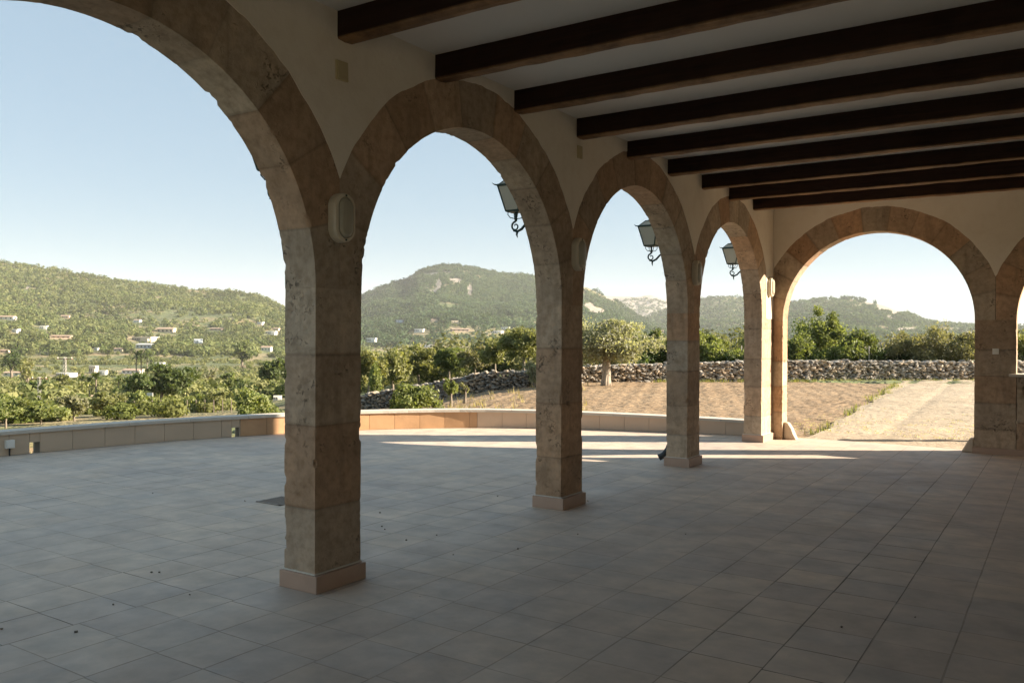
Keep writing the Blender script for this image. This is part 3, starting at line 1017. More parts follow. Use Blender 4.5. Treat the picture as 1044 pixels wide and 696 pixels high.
def Hgt(x, y, full=False):
    r, ph_, u, Zc = polar(x, y)
    g = np.interp(u, [-200, 250, 371, 436, 500, 560, 620], [1, 1, .60, .42, .16, .03, 0])
    g = g + (1 - g) * np.clip((r - 44) / 160, 0, 1)
    D = np.interp(r, [0, 14, 20, 31, 50, 67, 100, 150, 300, 600, 1200, 8000], [-.0, -.05, -.75, -1.75, -3.1, -4.1, -6.3, -9, -14.5, -17, -18, -20])
    z = -.02 + g * D
    und = (fbm(x / 60, y / 60, 2, 3) - .5)
    z = z + und * np.clip((r - 60) / 300, 0, 1) * 7
    best = z; idx = np.zeros_like(r)
    for (T, rr, ft, k) in HILLS:
        e = tab(u, T) - 346 + horizon(u)
        zr = CH + rr * (Zc / np.maximum(r, 1e-6)) * e / F
        t = np.clip((r - ft) / (rr - ft), 0, 1)
        tt = t ** 1.25 * (1 - .12 * np.sin(t * math.pi))
        back = np.clip((r - rr) / (rr * .5), 0, 1)
        b0 = -17
        hz_ = b0 + (zr - b0) * tt
        nz = (fbm(x / 260, y / 260, 3, 11 + k) - .5) * 2
        hz_ = hz_ + nz * (40 if k == 3 else 24) * np.sin(np.clip(t, 0, 1) * math.pi) ** 1 * (zr > 10)
        if k == 3: hz_ = hz_ + (fbm(x / 110, y / 110, 3, 77) - .5) * 34 * t
        hz_ = hz_ - back * (np.abs(zr) + 60) * .9
        m_ = hz_ > best
        best = np.where(m_, hz_, best); idx = np.where(m_, k, idx)
    return (best, idx) if full else best


def hscalar(x, y): return float(Hgt(np.array([x]), np.array([y]))[0])


ROCKS = [(441, 280, 8, 2.5), (447, 290, 3.5, 7), (442, 297, 7, 3), (479, 296, 4, 7), (464, 286, 8, 2.5), (456, 279, 7, 2), (608, 318, 10, 5), (600, 312, 6, 4), (885, 310, 7, 3), (901, 313, 9, 5), (913, 317, 9, 4), (906, 324, 4, 3), (628, 303, 14, 4), (240, 290, 6, 2), (29, 294, 4, 2), (765, 331, 8, 5), (925, 336, 14, 2.5)]
CLEAR = [(470, 339, 55, 7), (455, 352, 50, 5), (515, 341, 30, 5), (420, 345, 30, 5), (400, 357, 20, 4), (440, 362, 25, 4), (60, 344, 22, 2.5), (145, 345, 26, 4), (110, 341, 14, 2), (170, 345, 20, 2.5), (25, 340, 12, 2), (90, 322, 8, 2), (230, 392, 15, 3), (270, 362, 14, 2), (215, 351, 12, 2), (60, 383, 40, 2.5), (130, 380, 40, 3), (190, 379, 20, 2), (640, 331, 12, 4), (672, 337, 8, 3), (610, 335, 8, 3), (750, 350, 8, 4)]


def uvproj(x, y, z):
    r, ph_, u, Zc = polar(x, y)
    return u, horizon(u) - (z - CH) / Zc * F


def inpatch(u, v, P, grow=1.0):
    m_ = np.zeros_like(u)
    for (a, b, w, h) in P:
        d = 1 - np.sqrt(((u - a) / (w * grow)) ** 2 + ((v - b) / (h * grow)) ** 2)
        m_ = np.maximum(m_, np.clip(d * 2 + .3, 0, 1))
    return m_


an = np.concatenate([np.arange(-180, -48, 2.0), np.arange(-48, 48, .22), np.arange(48, 180.1, 2.0)])
rad = np.concatenate([[0.5, 6], np.geomspace(11.2, 6500, 330)])
A_, R_ = np.meshgrid(np.radians(an), rad)
dirx = FW[0] * np.cos(A_) + RT[0] * np.sin(A_); diry = FW[1] * np.cos(A_) + RT[1] * np.sin(A_)
TX = CX + dirx * R_; TY = diry * R_
TZ, TI = Hgt(TX, TY, True)
TZ = TZ - np.where(R_ < 12, .5, 0)
inside = (TX > -8.2) & (TX < WX + 1) & (TY < L + .6) & (TY > -9)
TZ = np.where(inside, -.6, TZ)
nearf = (R_ < 34) & ~inside
TZ = np.where(nearf, TZ - .13, TZ)
UU, VV = uvproj(TX, TY, TZ)
rock = inpatch(UU, VV, ROCKS); rock = np.where(TI == 3, .75, rock)
clear = inpatch(UU, VV, CLEAR) * (R_ > 100)
vv = np.stack([TX, TY, TZ], -1).reshape(-1, 3)
nr, na_ = TX.shape
i0 = (np.arange(nr - 1)[:, None] * na_ + np.arange(na_ - 1)[None]).ravel()
ff = np.stack([i0, i0 + 1, i0 + na_ + 1, i0 + na_], -1)[:, ::-1]
cc = np.stack([rock, clear, np.zeros_like(rock)], -1).reshape(-1, 3)
tag(link('hilly_ground', np_mesh('hilly_ground', vv, ff, TERR, cc, True), None), kind='structure')


def raycast(u, v, r0=30, r1=6000):
    Zs = np.geomspace(r0, r1, 900)
    P = np.array([FW + (u - 522) / F * RT])
    X = CX + Zs * P[0, 0]; Y = Zs * P[0, 1]
    z = CH + Zs * (horizon(u) - v) / F
    h = Hgt(X, Y)
    k = np.argmax(h >= z)
    if h[k] < z[k]: k = len(Zs) // 2
    return X[k], Y[k], float(h[k]), Zs[k]


# ---- near field and gravel path
def edge_x(y):        # right hand edge of the field
    return .42 + (-1.15 - .42) * (y - 14.6) / 18.8 + .06 * math.sin(y * 1.7)


def wall_y(x):        # line of the dry stone wall, front side
    return float(np.interp(x, WXS, WYS))


WALL = [(340, 31.8), (371, 31.5), (436, 31.0), (493, 30.6), (545, 30.6), (596, 31.6), (700, 32.2), (801, 32.6), (900, 33.2), (995, 33.6), (1100, 34.0), (1250, 34.5)]
WP = [at(u, Z) for u, Z in WALL]
WXS = [p.x for p in WP]; WYS = [p.y for p in WP]


def sheet(name, mat, inside_f, x0, x1, y0, y1, st, hf):
    nx = int((x1 - x0) / st); ny = int((y1 - y0) / st)
    X, Y = np.meshgrid(np.linspace(x0, x1, nx + 1), np.linspace(y0, y1, ny + 1))
    Zz = hf(X, Y)
    V = np.stack([X, Y, Zz], -1).reshape(-1, 3)
    I = inside_f(X, Y)
    q = I[:-1, :-1] & I[1:, :-1] & I[:-1, 1:] & I[1:, 1:]
    i0 = (np.arange(ny)[:, None] * (nx + 1) + np.arange(nx)[None])[q]
    Fc = np.stack([i0, i0 + 1, i0 + nx + 2, i0 + nx + 1], -1)
    used = np.unique(Fc); mp = -np.ones(len(V), int); mp[used] = np.arange(len(used))
    return tag(link(name, np_mesh(name, V[used], mp[Fc], mat, None, False), None), kind='structure')


EX = np.vectorize(edge_x); WYF = np.vectorize(wall_y)
PCX = [p.x for p in CURVE if p.y > 2]; PCY = [p.y for p in CURVE if p.y > 2]


def outside_parapet(X, Y):
    yy = np.interp(X, PCX, PCY)
    return (Y > yy + .12) | (X < -7.6)


def soil_h(X, Y):
    clod = (fbm(X * 5.2, Y * 5.2, 3, 5) - .5) * .035 + (vnoise(X * 12, Y * 12, 9) - .5) * .03
    row = .006 * np.sin((X * .93 + Y * .37) * 12)
    return Hgt(X, Y) - .055 + clod + row


sheet('tilled_field', SOIL, lambda X, Y: (X < EX(Y)) & (Y < WYF(X) + .3) & outside_parapet(X, Y) & (Y > 8), -17, .6, 9, 34, .065, soil_h)
sheet('gravel_path', GRAVEL, lambda X, Y: (X > EX(Y) - .07) & (Y < WYF(X) + .3), -1.6, 16, L + WT + .04, 44, .07,
      lambda X, Y: Hgt(X, Y) + .005 - (.018 * np.exp(-((X - 2.1 + .05 * Y) / .16) ** 2) + .018 * np.exp(-((X - .85 + .05 * Y) / .16) ** 2)) * np.clip((Y - 15) / 2, 0, 1) + (fbm(X * 2.2, Y * 2.2, 4, 15) - .5) * .05 * np.clip((Y - 14.1) / 1.5, .1, 1) + (vnoise(X * 12, Y * 12, 19) - .5) * .012)


# ---- dry stone wall
def dry_wall():
    ico = bmesh.new(); bmesh.ops.create_icosphere(ico, subdivisions=1, radius=.5)
    base = np.array([v.co for v in ico.verts]); fcs = np.array([[v.index for v in f.verts] for f in ico.faces]); ico.free()
    base = base / np.abs(base).max(1, keepdims=True) * .5 * .55 + base * .5
    V, Fc, Cc = [], [], []; n = 0
    pts = [p for p in WP]; acc = [0]
    for a, b in zip(pts[:-1], pts[1:]): acc.append(acc[-1] + (b - a).length)
    s = 0.0
    tot = acc[-1]
    rs = np.random.default_rng(3)
    us = [w[0] for w in WALL]

    def P(s):
        i = max(1, min(len(acc) - 1, int(np.searchsorted(acc, s)))); t = (s - acc[i - 1]) / (acc[i] - acc[i - 1])
        u = us[i - 1] + (us[i] - us[i - 1]) * t
        d = (pts[i] - pts[i - 1]).normalized()
        return pts[i - 1].lerp(pts[i], t), d, u
    hgt = lambda u: np.interp(u, [371, 436, 493, 545, 596, 700, 801, 1000], [.50, .62, .60, .46, .52, .64, .72, .68])
    s = 0
    while s < tot:
        p, d, u = P(s)
        zg = hscalar(p.x, p.y) - .08; hh = hgt(u) + .08
        z = 0
        while z < hh:
            hs = rs.uniform(.045, .115); ls = rs.uniform(.08, .24)
            for side in (0, 1):
                off = (0 if side == 0 else .34) + rs.uniform(-.035, .035)
                q = p + Vector((-d.y, d.x, 0)) * off
                k = base * np.array([ls, .28, hs]) * rs.uniform(.9, 1.25) + rs.normal(0, .012, base.shape)
                a = math.atan2(d.y, d.x) + rs.uniform(-.15, .15)
                ca, sa = math.cos(a), math.sin(a); tl = rs.uniform(-.25, .25)
                k[:, 2] += k[:, 0] * tl
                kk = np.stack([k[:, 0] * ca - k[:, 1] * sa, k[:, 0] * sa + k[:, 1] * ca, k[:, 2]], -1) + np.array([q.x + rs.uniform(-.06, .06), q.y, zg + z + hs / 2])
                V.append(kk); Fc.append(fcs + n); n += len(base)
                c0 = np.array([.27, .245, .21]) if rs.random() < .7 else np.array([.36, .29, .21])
                c0 = c0 * 1.12 * rs.uniform(.82, 1.18) * (.8 if u < 560 else 1.2)  # left stretch darkened: its shade is painted into the stone colour
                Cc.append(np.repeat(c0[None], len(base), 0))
            z += hs * .92
        s += .135
    wl = empty('dry_stone_wall', (WP[6].x, WP[6].y, 0), 'long dry stone wall behind the field with shrubs growing over it', 'wall')
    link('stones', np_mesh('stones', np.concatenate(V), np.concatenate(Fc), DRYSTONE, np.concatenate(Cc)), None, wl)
    cr = MB(); 
    for i in range(60):
        a = tot * i / 60; b = tot * (i + 1) / 60
        pa, d, u = P(a); pb, d2, u2 = P(b); n1 = Vector((-d.y, d.x, 0))
        q = [pa + n1 * .08, pb + n1 * .08, pb + n1 * .30, pa + n1 * .30]
        z0 = hscalar(pa.x, pa.y) - .3; z1 = hscalar(pa.x, pa.y) + hgt(u) - .12
        cr.hexa([(v.x, v.y, z0) for v in q] + [(v.x, v.y, z1) for v in q])
    cr.build('rubble_core', simple('rubble', (.16, .145, .12), .95), wl)


dry_wall()


# ------------------------------------------------------------------ foliage
def leaf_quads(cent, size, cols, rs, flat=.3):
    n = len(cent)
    a = rs.normal(size=(n, 3)); a /= np.linalg.norm(a, axis=1, keepdims=True)
    b = rs.normal(size=(n, 3)); b -= a * (a * b).sum(1, keepdims=True); b /= np.linalg.norm(b, axis=1, keepdims=True)
    s = (size * rs.uniform(.6, 1.4, n))[:, None]
    A = a * s; B = b * s * .45
    V = np.stack([cent - A, cent + B, cent + A, cent - B], 1).reshape(-1, 3)
    Fc = np.arange(4 * n).reshape(-1, 4)
    return V, Fc, np.repeat(cols, 4, 0)


def crown_points(rs, n, w, h, d=None, lumps=14, hollow=.55, base_flat=.25):
    """leaf centres in lumps spread through an ellipsoid; origin at crown centre"""
    d = w if d is None else d
    L_ = []
    lumps = int(lumps * 1.8)
    for k in range(lumps):
        v = rs.normal(size=3); v /= np.linalg.norm(v)
        rr = rs.uniform(.2, .96) ** .8
        c = v * rr * np.array([w / 2, d / 2, h / 2])
        if c[2] < -h * base_flat: c[2] = -h * base_flat * rs.uniform(.4, 1)
        L_.append((c, rs.uniform(.10, .27), rs.uniform(.78, 1.25)))
    ks = rs.integers(0, lumps, n)
    C0 = np.array([l[0] for l in L_])[ks]; Rr = np.array([l[1] for l in L_])[ks]; br = np.array([l[2] for l in L_])[ks]
    v = rs.normal(size=(n, 3)); v /= np.linalg.norm(v, axis=1, keepdims=True)
    q = rs.uniform(0, 1, n) ** (1 / 3.) * (1 - hollow) + hollow * rs.uniform(.75, 1.08, n)
    # twiggy sub clumps
    sub = rs.normal(size=(lumps * 14, 3)) ; sub /= np.linalg.norm(sub, axis=1, keepdims=True)
    sidx = ks * 14 + rs.integers(0, 14, n)
    v = v * .62 + sub[sidx] * .62
    P = C0 + v * (q * Rr)[:, None] * np.array([w, d, h * .95]) * .9
    return P, br


def trunk_mb(rs, mb, top, r0, limbs, cw, ch, base=Vector((0, 0, 0)), lean=.1, twist=.3):
    pts = [base - Vector((0, 0, .3))]
    p = base.copy(); dx, dy = rs.uniform(-lean, lean, 2)
    n = 6
    for i in range(1, n + 1):
        p = base + Vector((dx * top * i / n + rs.uniform(-.05, .05) * top * .3, dy * top * i / n + rs.uniform(-.05, .05) * top * .3, top * i / n))
        pts.append(p)
    mb.tube(pts, [r0 * 1.35] + [r0 * (1.15 - .45 * i / n) for i in range(n)], 9)
    if r0 > .12:        # old fluted trunk: strands twisted round each other
        for k in range(5):
            a0 = k * 1.257 + rs.uniform(-.3, .3)
            q = [base + Vector((math.cos(a0 + .9 * i / 6) * r0 * (1.05 - .35 * i / 6 + rs.uniform(-.12, .12)), math.sin(a0 + .9 * i / 6) * r0 * (1.05 - .35 * i / 6), top * 1.15 * i / 6 - .1)) for i in range(7)]
            mb.tube(q, [r0 * .62, r0 * .5, r0 * .42, r0 * .46, r0 * .38, r0 * .36, r0 * .25], 7)
    for k in range(limbs):
        a = 2 * math.pi * (k + rs.uniform(-.3, .3)) / limbs; el = rs.uniform(.5, 1.2)
        ln = rs.uniform(.6, 1) * cw * .33
        st = pts[-1 - (k % 2)]
        q = [st]
        d = Vector((math.cos(a) * math.cos(el), math.sin(a) * math.cos(el), math.sin(el)))
        for i in range(1, 5):
            d = (d + Vector(tuple(rs.uniform(-.25, .25, 3)))).normalized()
            q.append(q[-1] + d * ln / 4)
        mb.tube(q, [r0 * (.55 - .11 * i) for i in range(5)], 6)
        for j in range(2):
            e = (d + Vector(tuple(rs.uniform(-.8, .8, 3)))).normalized()
            mb.tube([q[2 + j], q[2 + j] + e * ln * .25, q[2 + j] + e * ln * .45 + Vector((0, 0, .03))], [r0 * .2, r0 * .13, r0 * .05], 5)


GREENS = {
    'olive': ((.15, .155, .085), (.24, .235, .145)),
    'silver': ((.21, .215, .145), (.34, .34, .25)),
    'green': ((.09, .12, .04), (.18, .20, .08)),
    'bright': ((.13, .165, .055), (.25, .27, .11)),
    'dark': ((.05, .075, .028), (.10, .13, .05)),
    'pine': ((.06, .09, .032), (.135, .16, .065)),
    'almond': ((.14, .155, .06), (.26, .26, .125)),
    'brown': ((.14, .14, .075), (.24, .225, .14)),
    'yellow': ((.18, .185, .07), (.29, .285, .13)),
}


def tree(name, label, cat, u, v, Z, wpx, hpx, kind, nleaf, leafpx=2.2, trunk=.28, crown_low=.0, seed=0, group=None, limbs=5, lumps=14, bark=None, tr=None, dz=0.0, depth=None):
    """stands at bearing u and distance Z; its size in metres follows from that distance"""
    rs = np.random.default_rng(seed + 100)
    if Z is None:
        x, y, zg, Z = raycast(u, v)
    else:
        p = at(u, Z); x, y = p.x, p.y; zg = hscalar(x, y)
    k = Z / F
    w = wpx * k
    ztop = CH + (horizon(u) - (v - hpx)) * k
    Ht = ztop - zg + dz
    th = Ht * trunk
    ch = Ht - th
    root = empty(name, (x, y, zg), label, cat, group)
    mb = MB()
    trunk_mb(rs, mb, th + ch * .25, tr if tr else max(.04, Ht * .03), limbs, w, ch)
    mb.build('trunk', bark or BARK, root, world=False, smooth=True)
    P, br = crown_points(rs, nleaf, w, ch, (depth * k if depth else None), lumps)
    P[:, 2] += th + ch * .5
    lo, hi = GREENS[kind]
    t = rs.uniform(0, 1, nleaf)[:, None]
    c = (np.array(lo) * (1 - t) + np.array(hi) * t) * br[:, None]
    V, Fc, Cc = leaf_quads(P, leafpx * k, c, rs)
    link('crown', np_mesh('crown', V, Fc, LEAF, Cc), None, root, world=False)
    return root


T = tree
# olive tree in front of the dry stone wall
T('olive_tree', 'silvery olive tree with a thick pale trunk in front of the dry stone wall', 'olive tree', 618, 389, 29.5, 104, 66, 'silver', 17000, 1.55, .20, seed=1, limbs=9, lumps=20, bark=OLIVE_BARK, tr=.125)
# behind the wall, middle
mids = [('carob_tree', 'yellow green leafy tree just right of the nearest pillar', 376, 400, 46, 34, 48, 'yellow', 5000, 'tree'),
        ('carob_tree', 'rounded tree second from the nearest pillar, behind the shaded wall end', 401, 398, 50, 36, 46, 'almond', 5000, 'tree'),
        ('shrub', 'upright bright green shrub beside the nearest pillar above the shaded wall', 383, 402, 40, 15, 34, 'bright', 2600, 'shrub'),
        ('almond_tree', 'loose crowned tree with two thin trunks above the green bush', 428, 394, 52, 40, 44, 'almond', 5200, 'tree'),
        ('almond_tree', 'darker spreading tree over the yellow green sapling', 458, 393, 48, 36, 42, 'green', 5200, 'tree'),
        ('almond_tree', 'dry half bare tree left of the dark trunked tree', 484, 391, 46, 40, 42, 'brown', 4000, 'tree'),
        ('almond_tree', 'round tree with one short dark trunk above the sunlit end of the shaded wall', 505, 388, 44, 34, 43, 'almond', 5200, 'tree'),
        ('almond_tree', 'tallest tree left of the second pillar', 534, 388, 42, 50, 54, 'almond', 7500, 'tree'),
        ('almond_tree', 'pale olive coloured tree just right of the second pillar, left of the olive tree', 586, 389, 40, 46, 56, 'silver', 6500, 'tree'),
        ]
for i, (nm, lab, u, v, Z, w, h, kd, n, cat) in enumerate(mids):
    T(nm, lab, cat, u, v, Z, w, h, kd, n, 1.7, .22 if nm == 'almond_tree' else .08, seed=10 + i, group='trees behind the dry stone wall', lumps=13)
T('silver_shrub', 'silvery shrub in front of the wall left of the second pillar', 'shrub', 545, 391, 29.8, 26, 22, 'silver', 3000, 1.5, .06, seed=31, lumps=9)
T('sapling', 'slim yellow green sapling standing before the shaded part of the wall', 'sapling', 460, 407, 25, 14, 24, 'bright', 1500, 1.5, .2, seed=32, lumps=7, limbs=3)
T('sapling', 'thin sparse sapling right of the yellow green one', 'sapling', 474, 405, 25.5, 12, 15, 'olive', 420, 1.5, .35, seed=33, lumps=6, limbs=4)
T('leafy_bush', 'bright green bush growing below the shaded wall above the orange tiles', 'bush', 422, 416, 19.5, 50, 27, 'bright', 5600, 1.9, .05, seed=34, lumps=12)
T('leafy_bush', 'small dark green bush between the nearest pillar and the bright green bush', 'bush', 405, 416, 20.5, 18, 16, 'green', 1500, 1.9, .05, seed=37, lumps=8)
# right part
T('leafy_tree', 'green tree between the olive tree and the third pillar', 'tree', 676, 384, 37, 56, 50, 'green', 9000, 1.7, .1, seed=41, lumps=16)
T('leafy_bush', 'low dark hedge bush right behind the olive trunk', 'bush', 640, 384, 34.5, 50, 24, 'dark', 3500, 1.7, .02, seed=42, lumps=12)
T('leafy_bush', 'low dark hedge bush between the second pillar and the olive trunk', 'bush', 600, 384, 34.5, 36, 22, 'dark', 3000, 1.7, .02, seed=48, lumps=12)
T('yellow_green_bush', 'yellow green bush sloping down right of the third pillar', 'bush', 722, 378, 37, 52, 42, 'bright', 8000, 1.6, .04, seed=43, lumps=14)
T('dark_green_bush', 'dark bush hanging over the wall behind the slimmest arch', 'bush', 750, 380, 36, 56, 24, 'green', 6000, 1.7, .03, seed=44, lumps=14)
T('tamarisk', 'tall feathery bush at the left of the far arch', 'bush', 838, 374, 38, 56, 60, 'bright', 11000, 1.35, .04, seed=45, lumps=18)
T('lentisk_bush', 'dense dark green bush against the left edge of the far arch', 'bush', 814, 380, 35.5, 44, 44, 'green', 8000, 1.7, .02, seed=46, lumps=14)
T('lentisk_bush', 'dense rounded green bush in the middle of the far arch', 'bush', 868, 373, 36, 60, 36, 'green', 10500, 1.7, .02, seed=47, lumps=18)
T('dark_green_bush', 'low dark bush between the round green bush and the brown shrub', 'bush', 912, 372, 36.5, 44, 22, 'dark', 5000, 1.7, .02, seed=49, lumps=12)
T('brown_shrub', 'large twiggy brown green shrub left half, in the far arch above the wall', 'shrub', 936, 376, 35.8, 64, 42, 'brown', 7500, 1.4, .04, seed=50, lumps=18, limbs=12)
T('brown_shrub', 'large twiggy brown green shrub next to the right side of the far arch', 'shrub', 978, 376, 35.2, 66, 48, 'brown', 8500, 1.4, .04, seed=51, lumps=20, limbs=12)
T('leafy_tree', 'tree seen through the window arch at the right edge', 'tree', 1046, 378, 37, 60, 46, 'almond', 5000, 1.7, .1, seed=52)
T('leafy_tree', 'tree beyond the window arch, outside the photo', 'tree', 1110, 378, 37, 66, 44, 'green', 3500, 2.2, .1, seed=53)

# lower left valley, near
left = [('leafy_tree', 'bright rounded tree at the left edge just over the low wall', 6, 440, 42, 44, 36, 'bright', 5000),
        ('leafy_tree', 'bright green tree below the lattice pole, over the low wall', 42, 436, 46, 52, 30, 'bright', 5200),
        ('leafy_tree', 'dry olive coloured tree right of the lattice pole', 76, 434, 50, 34, 32, 'olive', 3600),
        ('leafy_tree', 'greyish green tree above the middle of the left parapet', 110, 430, 56, 44, 30, 'almond', 4400),
        ('leafy_tree', 'small bright tree between the grey green tree and the big pine', 142, 421, 66, 26, 22, 'bright', 2600),
        ('dark_tree', 'dark rounded tree behind the lattice pole at far left', 30, 414, 110, 52, 27, 'dark', 3600),
        ('leafy_tree', 'wide pale green tree right of the lattice pole and above the dry tree', 66, 410, 118, 46, 26, 'almond', 3600),
        ('pine_tree', 'largest dark pine in the valley left of the nearest pillar', 165, 415, 82, 62, 44, 'pine', 9000),
        ('pine_tree', 'smaller dark pine leaning against the left of the largest pine', 142, 408, 100, 26, 26, 'dark', 2200),
        ('young_tree', 'first small tree in the row beside the wire fence right of the big pine', 194, 419, 66, 14, 16, 'bright', 1100),
        ('young_tree', 'middle small tree in the row beside the wire fence, right of the big pine', 207, 420, 64, 18, 20, 'bright', 1400),
        ('young_tree', 'last small tree in the row beside the wire fence, nearest the bright bush', 222, 420, 63, 22, 22, 'almond', 1700),
        ('leafy_tree', 'medium green tree left above the bright bush by the nearest pillar', 236, 405, 110, 26, 24, 'green', 1800),
        ('dark_bush', 'low dark bush behind the bright bush by the nearest pillar', 250, 402, 105, 26, 12, 'dark', 1200),
        ('pine_tree', 'dark pine touching the left edge of the nearest pillar', 281, 400, 115, 30, 36, 'pine', 3600),
        ('bright_bush', 'bright sunlit bush over the orange tiles left of the nearest pillar', 264, 428, 36, 46, 30, 'bright', 5500),
        ('leafy_tree', 'olive green tree in the middle of the valley above the big pine', 213, 391, 190, 26, 13, 'olive', 900),
        ('dark_tree', 'dark tree high in the valley right of the village', 247, 362, 420, 22, 15, 'green', 900),
        ('dark_tree', 'dark tree left of the white long house in the village', 12, 372, 300, 26, 18, 'dark', 900),
        ('bare_tree', 'reddish dry tree at the left of the village', 27, 383, 230, 18, 20, 'yellow', 500)]
for i, (nm, lab, u, v, Z, w, h, kd, n) in enumerate(left):
    T(nm, lab, 'tree' if 'bush' not in nm else 'bush', u, v, Z, w, h, kd, n, 2.0 if n > 3000 else 1.6, .2 if 'tree' in nm else .04, seed=60 + i, group='trees in the valley below the terrace', lumps=15)
# bent dead tree beside pillar A
dt = empty('dead_tree', at(371, 19.5, hscalar(*at(371, 19.5)[:2])), 'thin bent dead tree right beside the nearest pillar', 'dead tree')
b0 = dt.location
mb = MB(); mb.tube([b0 + Vector(p) for p in ((.04, 0, -.2), (.02, 0, .12), (-.02, 0, .28), (-.10, 0, .40), (-.05, 0, .50))], [.035, .03, .024, .018, .008], 7)
mb.tube([b0 + Vector(p) for p in ((-.03, 0, .28), (.06, .02, .38), (.12, 0, .44))], [.018, .012, .005], 6)
mb.build('trunk', BARK, dt)


# ------------------------------------------------------------------ palms
def palm(u, v, Z, hpx, label, seed):
    rs = np.random.default_rng(seed); p = at(u, Z); zg = hscalar(p.x, p.y); k = Z / F
    top = CH + (horizon(u) - (v - hpx)) * k - zg
    root = empty('palm_tree', (p.x, p.y, zg), label, 'palm', 'palm trees in the valley')
    MB().tube([(0, 0, -.3), (0, 0, top * .5), (0, 0, top * .88)], [.028 * top, .024 * top, .026 * top], 7).build('trunk', BARK, root, world=False)
    V, Fc, Cc = [], [], []; n = 0
    for j in range(34):
        a = rs.uniform(0, 6.28); el = rs.uniform(-.5, 1.3); ln = top * rs.uniform(.28, .4)
        d = np.array([math.cos(a) * math.cos(el), math.sin(a) * math.cos(el), math.sin(el)]); sd = np.array([-math.sin(a), math.cos(a), 0]) * ln * .12
        c0 = np.array([0, 0, top * .88]); m1 = c0 + d * ln * .6; e1 = c0 + d * ln + np.array([0, 0, -ln * .3])
        V += [c0, m1 + sd, e1, m1 - sd]; Fc.append([n, n + 1, n + 2, n + 3]); n += 4
        Cc += [np.array([.10, .13, .04]) * rs.uniform(.7, 1.3)] * 4
    link('fronds', np_mesh('fronds', V, Fc, LEAF, np.array(Cc)), None, root, world=False)


for i, (u, v, h, lab) in enumerate([(84, 404, 20, 'palm left of the low red roof'), (91, 404, 18, 'palm standing second from left by the low red roof'), (98, 403, 21, 'palm above the left end of the low red roof'),
                                    (121, 404, 19, 'palm right of the low red roof'), (127, 405, 18, 'last palm right of the low red roof, beside the big pine'),
                                    (139, 371, 11, 'left palm of the three in front of the white and blue villa'), (144, 371, 12, 'middle palm of the three in front of the white and blue villa'), (150, 371, 11, 'right palm of the three in front of the white and blue villa')]):
    palm(u, v, 130 if v > 390 else 330, h, lab, 300 + i)

